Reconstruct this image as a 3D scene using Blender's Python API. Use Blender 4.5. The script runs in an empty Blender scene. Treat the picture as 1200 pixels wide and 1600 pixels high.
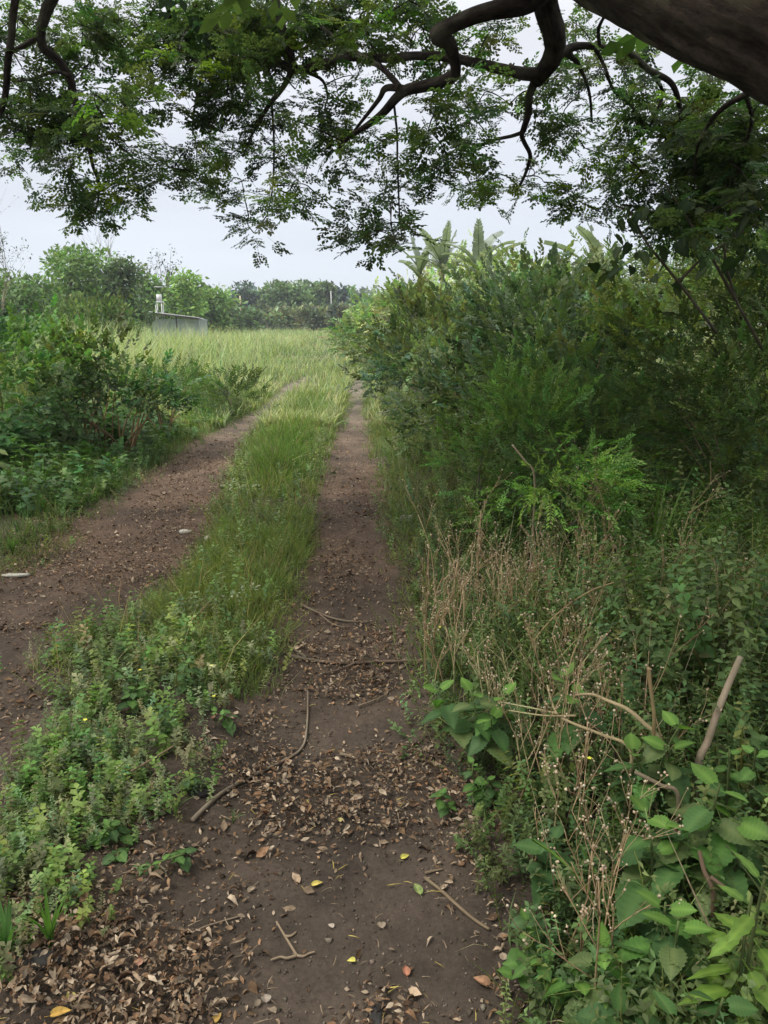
import bpy, math, random
import numpy as np
from mathutils import Vector, Matrix

random.seed(7)
rng = np.random.default_rng(11)
scene = bpy.context.scene
col = scene.collection
R_ = math.radians

# ------------------------------------------------------------------ camera
CAM_H = 1.55
PITCH = math.atan(303 / 1204)
cam_d = bpy.data.cameras.new("camera")
cam = bpy.data.objects.new("camera", cam_d)
col.objects.link(cam)
cam.location = (0, 0, CAM_H)
cam.rotation_euler = (math.pi / 2 - PITCH, 0, 0)
cam_d.sensor_fit = 'VERTICAL'
cam_d.sensor_height = 32
cam_d.sensor_width = 24
cam_d.lens = 32 * 1204 / 1600
cam_d.clip_start = 0.05
cam_d.clip_end = 3000
scene.camera = cam

# ------------------------------------------------------------------ world, sun, exposure
SUN_EL, SUN_AZ = R_(56), R_(-105)      # azimuth from +Y towards +X (negative: left)
world = bpy.data.worlds.new("World")
scene.world = world
world.use_nodes = True
nt = world.node_tree
for n in list(nt.nodes):
    nt.nodes.remove(n)
N = nt.nodes.new
L = nt.links.new
w_out = N('ShaderNodeOutputWorld')
sky = N('ShaderNodeTexSky'); sky.sky_type = 'NISHITA'; sky.sun_disc = False
sky.sun_elevation = SUN_EL; sky.sun_rotation = SUN_AZ
bg_sky = N('ShaderNodeBackground'); bg_sky.inputs['Strength'].default_value = 0.08
L(sky.outputs[0], bg_sky.inputs['Color'])
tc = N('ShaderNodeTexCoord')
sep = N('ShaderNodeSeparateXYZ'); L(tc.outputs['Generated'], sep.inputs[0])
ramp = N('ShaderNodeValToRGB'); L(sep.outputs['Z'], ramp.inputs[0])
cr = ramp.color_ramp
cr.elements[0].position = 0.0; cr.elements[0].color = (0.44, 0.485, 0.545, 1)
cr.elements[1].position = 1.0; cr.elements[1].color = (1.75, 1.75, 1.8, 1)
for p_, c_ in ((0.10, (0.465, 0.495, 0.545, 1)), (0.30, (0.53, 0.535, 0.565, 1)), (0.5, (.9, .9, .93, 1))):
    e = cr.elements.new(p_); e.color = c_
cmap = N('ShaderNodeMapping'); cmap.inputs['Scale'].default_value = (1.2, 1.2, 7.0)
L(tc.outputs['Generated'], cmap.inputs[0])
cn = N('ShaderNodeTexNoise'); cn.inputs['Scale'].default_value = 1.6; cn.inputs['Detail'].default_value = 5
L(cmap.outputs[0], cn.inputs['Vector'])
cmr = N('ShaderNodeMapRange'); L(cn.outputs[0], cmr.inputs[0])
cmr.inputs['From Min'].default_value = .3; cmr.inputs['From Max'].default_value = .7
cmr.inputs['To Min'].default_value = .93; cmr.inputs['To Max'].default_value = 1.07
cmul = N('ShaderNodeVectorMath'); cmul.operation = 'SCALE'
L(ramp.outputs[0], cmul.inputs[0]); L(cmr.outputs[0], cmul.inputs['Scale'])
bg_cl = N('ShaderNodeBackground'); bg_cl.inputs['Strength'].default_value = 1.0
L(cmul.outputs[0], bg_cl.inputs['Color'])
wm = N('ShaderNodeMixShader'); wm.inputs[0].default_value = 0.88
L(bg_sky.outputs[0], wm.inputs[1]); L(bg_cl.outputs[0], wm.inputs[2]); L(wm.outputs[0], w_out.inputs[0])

sun_d = bpy.data.lights.new("sun", 'SUN')
sun_d.energy = 2.7
sun_d.angle = R_(24)
sun_d.color = (1.0, 0.96, 0.88)
sun = bpy.data.objects.new("sun", sun_d)
col.objects.link(sun)
sdir = Vector((math.sin(SUN_AZ) * math.cos(SUN_EL), math.cos(SUN_AZ) * math.cos(SUN_EL), math.sin(SUN_EL)))
sun.rotation_euler = sdir.to_track_quat('Z', 'Y').to_euler()

scene.view_settings.view_transform = 'Standard'
scene.view_settings.look = 'None'
scene.view_settings.exposure = 0.8
scene.view_settings.gamma = 1.0
scene.view_settings.use_curve_mapping = False
scene.cycles.max_bounces = 6
scene.cycles.transparent_max_bounces = 4
scene.cycles.diffuse_bounces = 4
scene.cycles.glossy_bounces = 2
scene.cycles.transmission_bounces = 3

# ------------------------------------------------------------------ pixel <-> world
CP, SP = math.cos(PITCH), math.sin(PITCH)
F = 1204.0


def ray(u, v):
    a, b = (u - 600) / F, (800 - v) / F
    return np.array([a, CP + b * SP, -SP + b * CP])


def G(u, v, z=0.0):
    d = ray(u, v)
    t = (z - CAM_H) / d[2]
    return np.array([0, 0, CAM_H]) + d * t


def A(u, v, Y):
    d = ray(u, v)
    return np.array([0, 0, CAM_H]) + d * (Y / d[1])


def proj(P):
    P = np.asarray(P, float)
    x, y, z = P[..., 0], P[..., 1], P[..., 2] - CAM_H
    dep = y * CP - z * SP
    b = y * SP + z * CP
    dd = np.where(np.abs(dep) < 1e-3, 1e-3, dep)
    return 600 + F * x / dd, 800 - F * b / dd, dep


# ------------------------------------------------------------------ value noise on arrays
def _hash(ix, iy, iz):
    h = (ix * 374761393 + iy * 668265263 + iz * 2147483647 + 1274126177) & 0xffffffff
    h = ((h ^ (h >> 13)) * 1274126177) & 0xffffffff
    return ((h ^ (h >> 16)) & 0xffff) / 65535.0


def vnoise(x, y, z=0.0):
    x, y, z = np.broadcast_arrays(np.asarray(x, float), y, z)
    ix, iy, iz = [np.floor(a).astype(np.int64) for a in (x, y, z)]
    fx, fy, fz = x - ix, y - iy, z - iz
    fx, fy, fz = [a * a * (3 - 2 * a) for a in (fx, fy, fz)]
    r = 0
    for dx in (0, 1):
        for dy in (0, 1):
            for dz in (0, 1):
                w = (fx if dx else 1 - fx) * (fy if dy else 1 - fy) * (fz if dz else 1 - fz)
                r = r + w * _hash(ix + dx, iy + dy, iz + dz)
    return r


def fbm(x, y, z=0.0, o=3):
    s, a, t = 0, 1.0, 0
    for k in range(o):
        s = s + a * vnoise(x * 2 ** k + 17 * k, y * 2 ** k + 5 * k, np.asarray(z) * 2 ** k)
        t += a
        a *= .5
    return s / t


# ------------------------------------------------------------------ materials
def new_mat(name):
    m = bpy.data.materials.new(name)
    m.use_nodes = True
    for n in list(m.node_tree.nodes):
        m.node_tree.nodes.remove(n)
    return m, m.node_tree.nodes.new, m.node_tree.links.new


def leaf_mat(name, transl=0.35, rough=0.55, spec=0.25, scale=9.0, var=0.25):
    m, N, L = new_mat(name)
    out = N('ShaderNodeOutputMaterial')
    at = N('ShaderNodeAttribute'); at.attribute_name = 'tint'
    geo = N('ShaderNodeNewGeometry')
    nz = N('ShaderNodeTexNoise'); nz.inputs['Scale'].default_value = scale; nz.inputs['Detail'].default_value = 2
    L(geo.outputs['Position'], nz.inputs['Vector'])
    mr = N('ShaderNodeMapRange'); L(nz.outputs[0], mr.inputs[0])
    mr.inputs['From Min'].default_value = .3; mr.inputs['From Max'].default_value = .7
    mr.inputs['To Min'].default_value = 1 - var; mr.inputs['To Max'].default_value = 1 + var
    mul = N('ShaderNodeVectorMath'); mul.operation = 'SCALE'
    L(at.outputs['Color'], mul.inputs[0]); L(mr.outputs[0], mul.inputs['Scale'])
    p = N('ShaderNodeBsdfPrincipled')
    L(mul.outputs[0], p.inputs['Base Color'])
    p.inputs['Roughness'].default_value = rough
    p.inputs['Specular IOR Level'].default_value = spec
    if transl > 0:
        tr = N('ShaderNodeBsdfTranslucent')
        tm = N('ShaderNodeVectorMath'); tm.operation = 'MULTIPLY'
        tm.inputs[1].default_value = (1.3, 1.5, 0.7)
        L(mul.outputs[0], tm.inputs[0]); L(tm.outputs[0], tr.inputs['Color'])
        mx = N('ShaderNodeMixShader'); mx.inputs[0].default_value = transl
        L(p.outputs[0], mx.inputs[1]); L(tr.outputs[0], mx.inputs[2]); L(mx.outputs[0], out.inputs[0])
    else:
        L(p.outputs[0], out.inputs[0])
    return m


M_leaf = leaf_mat('leaf')
M_canopy = leaf_mat('canopy_leaf', transl=.5, rough=.5)
M_grass = leaf_mat('grass_blade', transl=.35, rough=.6, spec=.15)
M_far = leaf_mat('far_foliage', transl=.25, rough=.7, spec=.1, scale=.8, var=.25)
M_dry = leaf_mat('dry_plant', transl=.0, rough=.9, spec=.1, scale=60, var=.35)


def bark_mat(name, c1, c2, sc=(6, 6, 1.2), bump=.5, dist=.02):
    m, N, L = new_mat(name)
    out = N('ShaderNodeOutputMaterial')
    at = N('ShaderNodeAttribute'); at.attribute_name = 'tint'
    uv = N('ShaderNodeAttribute'); uv.attribute_name = 'tubeuv'
    mp = N('ShaderNodeMapping'); mp.inputs['Scale'].default_value = sc
    L(uv.outputs['Vector'], mp.inputs[0])
    n1 = N('ShaderNodeTexNoise'); n1.inputs['Scale'].default_value = 4; n1.inputs['Detail'].default_value = 8
    n1.inputs['Roughness'].default_value = .65
    L(mp.outputs[0], n1.inputs['Vector'])
    n2 = N('ShaderNodeTexVoronoi'); n2.feature = 'DISTANCE_TO_EDGE'; n2.inputs['Scale'].default_value = 6
    wp = N('ShaderNodeVectorMath'); wp.operation = 'ADD'
    L(mp.outputs[0], wp.inputs[0]); L(n1.outputs[1], wp.inputs[1]); L(wp.outputs[0], n2.inputs['Vector'])
    rp = N('ShaderNodeValToRGB'); L(n1.outputs[0], rp.inputs[0])
    rp.color_ramp.elements[0].position = .35; rp.color_ramp.elements[0].color = (*c1, 1)
    rp.color_ramp.elements[1].position = .7; rp.color_ramp.elements[1].color = (*c2, 1)
    geo = N('ShaderNodeNewGeometry')
    n3 = N('ShaderNodeTexNoise'); n3.inputs['Scale'].default_value = 3.5; n3.inputs['Detail'].default_value = 6
    L(geo.outputs['Position'], n3.inputs['Vector'])
    lr = N('ShaderNodeMapRange'); L(n3.outputs[0], lr.inputs[0])
    lr.inputs['From Min'].default_value = .50; lr.inputs['From Max'].default_value = .66
    lm = N('ShaderNodeMix'); lm.data_type = 'RGBA'
    L(lr.outputs[0], lm.inputs['Factor']); L(rp.outputs[0], lm.inputs['A'])
    lm.inputs['B'].default_value = (.20, .19, .13, 1)
    mu = N('ShaderNodeMix'); mu.data_type = 'RGBA'; mu.blend_type = 'MULTIPLY'; mu.inputs['Factor'].default_value = 1
    L(lm.outputs['Result'], mu.inputs['A']); L(at.outputs['Color'], mu.inputs['B'])
    p = N('ShaderNodeBsdfPrincipled'); p.inputs['Roughness'].default_value = .9
    p.inputs['Specular IOR Level'].default_value = .15
    L(mu.outputs['Result'], p.inputs['Base Color'])
    ad = N('ShaderNodeMath'); ad.operation = 'MULTIPLY_ADD'; ad.inputs[1].default_value = .8
    mn = N('ShaderNodeMath'); mn.operation = 'MINIMUM'; mn.inputs[1].default_value = .3
    L(n2.outputs['Distance'], mn.inputs[0])
    L(mn.outputs[0], ad.inputs[0]); L(n1.outputs[0], ad.inputs[2])
    b = N('ShaderNodeBump'); b.inputs['Strength'].default_value = bump; b.inputs['Distance'].default_value = dist
    L(ad.outputs[0], b.inputs['Height']); L(b.outputs[0], p.inputs['Normal'])
    L(p.outputs[0], out.inputs[0])
    return m


M_bark = bark_mat('bark', (.026, .020, .016), (.13, .10, .077), sc=(9, 9, 2.6), bump=1.0, dist=.03)
M_stem = bark_mat('stem', (.06, .05, .035), (.14, .115, .08), bump=.3, dist=.004)
M_stick = bark_mat('stick', (.15, .115, .08), (.30, .24, .18), bump=.4, dist=.003)


def soil_mat():
    m, N, L = new_mat('soil')
    out = N('ShaderNodeOutputMaterial')
    geo = N('ShaderNodeNewGeometry')
    at = N('ShaderNodeAttribute'); at.attribute_name = 'tint'
    def noise(s, d, r=.6):
        n = N('ShaderNodeTexNoise'); n.inputs['Scale'].default_value = s
        n.inputs['Detail'].default_value = d; n.inputs['Roughness'].default_value = r
        L(geo.outputs['Position'], n.inputs['Vector'])
        return n
    big, mid, fine = noise(1.3, 6), noise(11, 8, .7), noise(70, 6, .7)
    rp = N('ShaderNodeValToRGB'); L(big.outputs[0], rp.inputs[0])
    rp.color_ramp.elements[0].position = .34; rp.color_ramp.elements[0].color = (.040, .032, .025, 1)
    rp.color_ramp.elements[1].position = .68; rp.color_ramp.elements[1].color = (.102, .076, .057, 1)
    mr = N('ShaderNodeMapRange'); L(mid.outputs[0], mr.inputs[0])
    mr.inputs['From Min'].default_value = .3; mr.inputs['From Max'].default_value = .7
    mr.inputs['To Min'].default_value = .7; mr.inputs['To Max'].default_value = 1.3
    m1 = N('ShaderNodeVectorMath'); m1.operation = 'SCALE'
    L(rp.outputs[0], m1.inputs[0]); L(mr.outputs[0], m1.inputs['Scale'])
    mr2 = N('ShaderNodeMapRange'); L(fine.outputs[0], mr2.inputs[0])
    mr2.inputs['From Min'].default_value = .3; mr2.inputs['From Max'].default_value = .7
    mr2.inputs['To Min'].default_value = .75; mr2.inputs['To Max'].default_value = 1.25
    m2 = N('ShaderNodeVectorMath'); m2.operation = 'SCALE'
    L(m1.outputs[0], m2.inputs[0]); L(mr2.outputs[0], m2.inputs['Scale'])
    m3 = N('ShaderNodeVectorMath'); m3.operation = 'MULTIPLY'
    L(m2.outputs[0], m3.inputs[0]); L(at.outputs['Color'], m3.inputs[1])
    p = N('ShaderNodeBsdfPrincipled'); p.inputs['Roughness'].default_value = .92
    p.inputs['Specular IOR Level'].default_value = .15
    L(m3.outputs[0], p.inputs['Base Color'])
    ad = N('ShaderNodeMath'); ad.operation = 'MULTIPLY_ADD'; ad.inputs[1].default_value = 3.0
    L(mid.outputs[0], ad.inputs[0]); L(fine.outputs[0], ad.inputs[2])
    b = N('ShaderNodeBump'); b.inputs['Strength'].default_value = .55; b.inputs['Distance'].default_value = .008
    L(ad.outputs[0], b.inputs['Height']); L(b.outputs[0], p.inputs['Normal'])
    L(p.outputs[0], out.inputs[0])
    return m


M_soil = soil_mat()


def plain_mat(name, c1, c2, sc=12, rough=.8, bump=.2, metallic=0.0, stretch=(1, 1, 1)):
    m, N, L = new_mat(name)
    out = N('ShaderNodeOutputMaterial')
    tcn = N('ShaderNodeTexCoord')
    mp = N('ShaderNodeMapping'); mp.inputs['Scale'].default_value = stretch
    L(tcn.outputs['Object'], mp.inputs[0])
    n = N('ShaderNodeTexNoise'); n.inputs['Scale'].default_value = sc; n.inputs['Detail'].default_value = 6
    L(mp.outputs[0], n.inputs['Vector'])
    rp = N('ShaderNodeValToRGB'); L(n.outputs[0], rp.inputs[0])
    rp.color_ramp.elements[0].position = .3; rp.color_ramp.elements[0].color = (*c1, 1)
    rp.color_ramp.elements[1].position = .7; rp.color_ramp.elements[1].color = (*c2, 1)
    p = N('ShaderNodeBsdfPrincipled'); p.inputs['Roughness'].default_value = rough
    p.inputs['Metallic'].default_value = metallic
    p.inputs['Specular IOR Level'].default_value = .3
    L(rp.outputs[0], p.inputs['Base Color'])
    b = N('ShaderNodeBump'); b.inputs['Strength'].default_value = bump; b.inputs['Distance'].default_value = .01
    L(n.outputs[0], b.inputs['Height']); L(b.outputs[0], p.inputs['Normal'])
    L(p.outputs[0], out.inputs[0])
    return m


# ------------------------------------------------------------------ mesh soup
class Soup:
    def __init__(s):
        s.V, s.Lp, s.T, s.C, s.U = [], [], [], [], []
        s.n = 0

    def raw(s, V, loops, totals, C, U=None):
        V = np.asarray(V, np.float32).reshape(-1, 3)
        s.V.append(V)
        s.Lp.append(np.asarray(loops, np.int64) + s.n)
        s.T.append(np.asarray(totals, np.int64))
        C = np.asarray(C, np.float32)
        if C.ndim == 1:
            C = np.tile(C, (len(V), 1))
        s.C.append(C)
        s.U.append(np.zeros((len(V), 3), np.float32) if U is None else np.asarray(U, np.float32))
        s.n += len(V)

    def scatter(s, tpl, pos, Rm, sc, tint):
        """tpl: dict V(nv,3) L T S(nv,3 shade mult); pos (N,3) Rm (N,3,3) columns x,y,z; sc (N,) or (N,3); tint (N,3)"""
        n = len(pos)
        if n == 0:
            return
        V = tpl['V']
        sc = np.asarray(sc, float)
        if sc.ndim == 1:
            W = V[None] * sc[:, None, None]
        else:
            W = V[None] * sc[:, None, :]
        W = np.einsum('nij,nvj->nvi', Rm, W) + np.asarray(pos)[:, None, :]
        nv = len(V)
        off = (np.arange(n) * nv)[:, None]
        C = np.asarray(tint)[:, None, :] * tpl['S'][None]
        s.raw(W.reshape(-1, 3), (tpl['L'][None] + off).ravel(), np.tile(tpl['T'], n), C.reshape(-1, 3))

    def tube(s, P, r, sides=6, tint=(1, 1, 1), ridge=0.0, cap=True, seed=0.0):
        P = np.asarray(P, float)
        n = len(P)
        r = np.broadcast_to(np.asarray(r, float), (n,)).copy()
        T = np.gradient(P, axis=0)
        T /= np.linalg.norm(T, axis=1)[:, None] + 1e-9
        a = np.array([0, 0, 1.0]) if abs(T[0][2]) < .9 else np.array([1.0, 0, 0])
        x = np.cross(T[0], a); x /= np.linalg.norm(x)
        X = []
        for i in range(n):
            x = x - T[i] * np.dot(x, T[i]); x /= np.linalg.norm(x) + 1e-9
            X.append(x)
        X = np.array(X); Y = np.cross(T, X)
        th = np.arange(sides) / sides * 2 * np.pi
        ln = np.concatenate([[0], np.cumsum(np.linalg.norm(np.diff(P, axis=0), axis=1))])
        rr = r[:, None] * np.ones((1, sides))
        if ridge > 0:
            cx, cy = np.cos(th)[None] * 3.2, np.sin(th)[None] * 3.2
            nn = fbm(cx + seed, cy, ln[:, None] * 1.3, 3) - .5
            n2 = vnoise(cx * 3 + seed, cy * 3, ln[:, None] * 3.5) - .5
            n3 = np.abs(vnoise(cx * 7 + seed, cy * 7, ln[:, None] * 4.5) - .5) if sides > 40 else 0
            rr = rr * (1 + ridge * (nn * 1.3 + n2 * .5 + n3 * .35))
        ring = P[:, None] + rr[..., None] * (np.cos(th)[None, :, None] * X[:, None] + np.sin(th)[None, :, None] * Y[:, None])
        V = ring.reshape(-1, 3)
        i, j = np.meshgrid(np.arange(n - 1), np.arange(sides), indexing='ij')
        j2 = (j + 1) % sides
        Q = np.stack([i * sides + j, i * sides + j2, (i + 1) * sides + j2, (i + 1) * sides + j], -1).reshape(-1, 4)
        loops, tot = Q.ravel(), np.full(len(Q), 4)
        if cap:
            loops = np.concatenate([loops, np.arange(sides)[::-1], (n - 1) * sides + np.arange(sides)])
            tot = np.concatenate([tot, [sides, sides]])
        U = np.stack([np.cos(th)[None] * r[:, None], np.sin(th)[None] * r[:, None], ln[:, None] * np.ones((1, sides))], -1).reshape(-1, 3)
        s.raw(V, loops, tot, np.asarray(tint, float), U + seed)

    def box(s, c, h, tint=(1, 1, 1), Rm=None):
        c = np.asarray(c, float)
        V = np.array([[x, y, z] for x in (-1, 1) for y in (-1, 1) for z in (-1, 1)]) * np.asarray(h)
        if Rm is not None:
            V = V @ np.asarray(Rm).T
        Fq = np.array([[0, 1, 3, 2], [4, 6, 7, 5], [0, 4, 5, 1], [2, 3, 7, 6], [0, 2, 6, 4], [1, 5, 7, 3]])
        s.raw(V + c, Fq.ravel(), np.full(6, 4), np.asarray(tint, float))

    def mesh(s, name, mat, smooth=False, origin=None):
        V = np.concatenate(s.V); Lp = np.concatenate(s.Lp); T = np.concatenate(s.T)
        C = np.concatenate(s.C); U = np.concatenate(s.U)
        if origin is not None:
            V = V - np.asarray(origin, np.float32)
        me = bpy.data.meshes.new(name)
        me.vertices.add(len(V)); me.vertices.foreach_set('co', V.ravel())
        me.loops.add(len(Lp)); me.loops.foreach_set('vertex_index', Lp.astype(np.int32))
        me.polygons.add(len(T))
        me.polygons.foreach_set('loop_start', (np.cumsum(T) - T).astype(np.int32))
        me.polygons.foreach_set('loop_total', T.astype(np.int32))
        if smooth:
            me.polygons.foreach_set('use_smooth', np.ones(len(T), bool))
        me.update(calc_edges=True)
        ca = me.attributes.new('tint', 'FLOAT_COLOR', 'POINT')
        ca.data.foreach_set('color', np.concatenate([C, np.ones((len(C), 1), np.float32)], 1).ravel())
        if np.abs(U).max() > 0:
            ua = me.attributes.new('tubeuv', 'FLOAT_VECTOR', 'POINT')
            ua.data.foreach_set('vector', U.ravel())
        me.materials.append(mat)
        return me

    def build(s, name, mat, parent=None, smooth=False, origin=None, kind=None):
        if parent is not None and origin is None:
            origin = parent.location
        o = bpy.data.objects.new(name, s.mesh(name, mat, smooth, origin))
        col.objects.link(o)
        if parent is not None:
            o.parent = parent
        elif origin is not None:
            o.location = origin
        if kind:
            o['kind'] = kind
        return o


def thing(name, label, cat, loc=(0, 0, 0), group=None):
    o = bpy.data.objects.new(name, None)
    o.empty_display_size = .1
    col.objects.link(o)
    o.location = tuple(float(x) for x in loc)
    o['label'] = label; o['category'] = cat
    if group:
        o['group'] = group
    return o


def tag(o, label=None, cat=None, group=None, kind=None):
    if label: o['label'] = label
    if cat: o['category'] = cat
    if group: o['group'] = group
    if kind: o['kind'] = kind
    return o


# ------------------------------------------------------------------ leaf templates
def tpl(V, faces, S=None):
    V = np.array(V, float)
    Lp = np.concatenate([np.array(f) for f in faces]); T = np.array([len(f) for f in faces])
    S = np.ones((len(V), 3)) if S is None else np.array(S, float)
    if S.ndim == 1:
        S = S[:, None] * np.ones((1, 3))
    return dict(V=V, L=Lp, T=T, S=S)


def frames(d, up):
    d = np.asarray(d, float); up = np.asarray(up, float)
    d = d / (np.linalg.norm(d, axis=-1, keepdims=True) + 1e-9)
    x = np.cross(d, up); x /= np.linalg.norm(x, axis=-1, keepdims=True) + 1e-9
    z = np.cross(x, d)
    return np.stack([x, d, z], -1)


def leaf2(w=.4, fold=.08, droop=.12, at=.45):
    return tpl([[0, 0, 0], [w / 2, at, fold], [0, 1, -droop], [-w / 2, at, fold]], [(0, 1, 2), (0, 2, 3)])


def leaf6(w=.5, fold=.08, droop=.15):
    V = [[0, 0, 0], [w * .42, .25, fold], [w * .5, .55, fold * .8], [0, 1, -droop], [-w * .5, .55, fold * .8], [-w * .42, .25, fold], [0, .5, .02]]
    return tpl(V, [(0, 1, 2, 6), (6, 2, 3), (6, 3, 4), (0, 6, 4, 5)])


def compose(parts):
    V, Lp, T, S, n = [], [], [], [], 0
    for t, pos, d, up, sc, sh in parts:
        Rm = frames(np.array(d), np.array(up))
        V.append((t['V'] * sc) @ Rm.T + np.array(pos)); Lp.append(t['L'] + n); T.append(t['T']); S.append(t['S'] * sh)
        n += len(t['V'])
    return dict(V=np.concatenate(V), L=np.concatenate(Lp), T=np.concatenate(T), S=np.concatenate(S))


def twig_t(l=1.0, w=.02):
    return tpl([[-w, 0, 0], [w, 0, 0], [0, l, 0]], [(0, 1, 2)], S=[[.9, .7, .6]] * 3)


def sprig(n=9, ll=.3, w=.55, spread=60, l=1.0, t=None, r=None, curl=.2, pairs=False):
    r = r or random.Random(1)
    base = t or leaf2(w=w)
    parts = [(twig_t(l, .012), (0, 0, 0), (0, 1, -curl * .5), (0, 0, 1), 1, 1)]
    for k in range(n):
        f = (k + 1) / n
        sides = (-1, 1) if pairs else ((-1, 1)[k % 2],)
        for sd in sides:
            a = R_(spread * (1 - .75 * f) + r.uniform(-14, 14)) * sd
            p = (0, l * (.12 + .85 * f), -curl * f * f * .5)
            parts.append((base, p, (math.sin(a), math.cos(a), r.uniform(-.35, .25)), (r.uniform(-.4, .4), r.uniform(-.4, .3), 1),
                          ll * r.uniform(.7, 1.15) * (1 - .25 * abs(f - .5)), r.uniform(.8, 1.2)))
    return compose(parts)


def fan(r, np_=4, nl=7):
    """bipinnate spray: pinnae in pairs on a rachis, rounded leaflets"""
    lf = leaf2(w=.62, fold=.06, droop=.05, at=.55)
    parts = [(twig_t(1, .010), (0, 0, 0), (0, 1, 0), (0, 0, 1), 1, 1)]
    for k in range(np_):
        f = .25 + .7 * (k + 1) / np_
        for sd in (-1, 1):
            if r.random() < .12:
                continue
            a = R_(55 - 25 * f) * sd
            d = np.array([math.sin(a), math.cos(a), r.uniform(-.4, .1)]); d /= np.linalg.norm(d)
            b = np.array([0, f, -.08 * f])
            pl = .55 * r.uniform(.8, 1.1)
            for j in range(nl):
                g = (j + 1) / nl
                s2 = (-1, 1)[j % 2]
                c = b + d * pl * g
                a2 = a + R_(55) * s2 * (1 - .6 * g)
                parts.append((lf, c, (math.sin(a2), math.cos(a2), d[2] + r.uniform(-.3, .2)), (r.uniform(-.35, .35), r.uniform(-.35, .35), 1),
                              .23 * r.uniform(.75, 1.2), r.uniform(.8, 1.2)))
    return compose(parts)


def blade(w=.02, bend=.35, segs=2, tipS=(1.2, 1.15, 1.2)):
    V, S = [], []
    for k in range(segs):
        f = k / segs
        ww = w * (1 - f * .5)
        V += [[-ww / 2, bend * f * f, f], [ww / 2, bend * f * f, f]]
        c = [.75 + (tipS[i] - .75) * f for i in range(3)]
        S += [c, c]
    V.append([0, bend, 1 - .12 * bend]); S.append(tipS)
    Fc = []
    for k in range(segs - 1):
        Fc.append((2 * k, 2 * k + 1, 2 * k + 3, 2 * k + 2))
    Fc.append((2 * segs - 2, 2 * segs - 1, 2 * segs))
    return tpl(V, Fc, S)


rr_ = random.Random(5)
SP_ROUND = [sprig(9, .30, .62, r=rr_) for _ in range(4)]
SP_LONG = [sprig(9, .36, .30, r=rr_) for _ in range(4)]
SP_BROAD = [sprig(6, .42, .6, t=leaf6(.6), r=rr_) for _ in range(4)]
SP_PINN = [sprig(9, .24, .30, spread=75, pairs=True, curl=.5, r=rr_) for _ in range(3)]
FANS = [fan(rr_, 4, 6) for _ in range(5)]


def tints(n, base, v=.22, h=.12, r=None):
    r = r or rng
    b = np.array(base)[None] * (1 + v * r.normal(size=(n, 1))).clip(.35, 2.0)
    b = b * (1 + h * r.normal(size=(n, 3)) * np.array([1.3, .4, .8])).clip(.5, 1.8)
    return b.clip(.004, .62)


def rdir(n):
    d = rng.normal(size=(n, 3))
    return d / np.linalg.norm(d, axis=1)[:, None]


def rotz_frames(n, tilt=.15):
    """upright frames with random spin; local z is up"""
    a = rng.uniform(0, 2 * np.pi, n)
    z = np.stack([rng.normal(0, tilt, n), rng.normal(0, tilt, n), np.ones(n)], -1)
    z /= np.linalg.norm(z, axis=1)[:, None]
    y0 = np.stack([np.cos(a), np.sin(a), np.zeros(n)], -1)
    x = np.cross(y0, z); x /= np.linalg.norm(x, axis=1)[:, None]
    y = np.cross(z, x)
    return np.stack([x, y, z], -1)


# ------------------------------------------------------------------ layout: the two wheel ruts (px rows -> world)
_R = [(596, 551, 572), (620, 543, 573), (640, 535, 575), (700, 505, 588), (760, 488, 602), (800, 478, 612), (850, 470, 622), (900, 450, 634),
      (950, 435, 645), (1000, 418, 652), (1050, 402, 656), (1100, 380, 665), (1150, 350, 690), (1200, 320, 705),
      (1300, 270, 728), (1400, 225, 765), (1500, 180, 785), (1600, 140, 800)]
_L = [(590, 472, 488), (610, 436, 456), (640, 394, 430), (680, 312, 396), (720, 245, 375), (760, 190, 362), (800, 120, 340), (850, 60, 326),
      (900, -20, 292), (950, -80, 215), (1000, -140, 130), (1050, -210, 70), (1100, -300, 40), (1200, -420, 20)]


def table(rows):
    Y, a, b = [], [], []
    for v, u0, u1 in rows:
        g0, g1 = G(u0, v), G(u1, v)
        Y.append(g0[1]); a.append(g0[0]); b.append(g1[0])
    o = np.argsort(Y)
    return np.array(Y)[o], np.array(a)[o], np.array(b)[o]


RT, LT = table(_R), table(_L)


def edges(tb, y):
    return np.interp(y, tb[0], tb[1]), np.interp(y, tb[0], tb[2])


def in_rut(x, y, tb, soft=.12):
    a, b = edges(tb, y)
    wob = (fbm(np.asarray(x) * 2.2, np.asarray(y) * 2.2, 3.0) - .5) * .28
    d = np.minimum(x - a, b - x) + wob
    return np.clip(d / soft + .5, 0, 1) * (y < tb[0][-1] + .5)


def rut_mask(x, y):
    return np.maximum(in_rut(x, y, RT), in_rut(x, y, LT))


def ground_z(x, y):
    x = np.asarray(x, float); y = np.asarray(y, float)
    near = np.clip((30 - y) / 20, 0, 1)
    r = np.maximum(in_rut(x, y, RT, .35), in_rut(x, y, LT, .35))
    z = -.055 * r * near
    z = z + (fbm(x * 1.1, y * 1.1, 7.) - .5) * .05 * near + (fbm(x * 5, y * 5, 2.) - .5) * .035 * near
    z = z + (fbm(x * .12, y * .12, 1., 2) - .5) * .3 * np.clip((y - 20) / 40, 0, 1)
    return z


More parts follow.
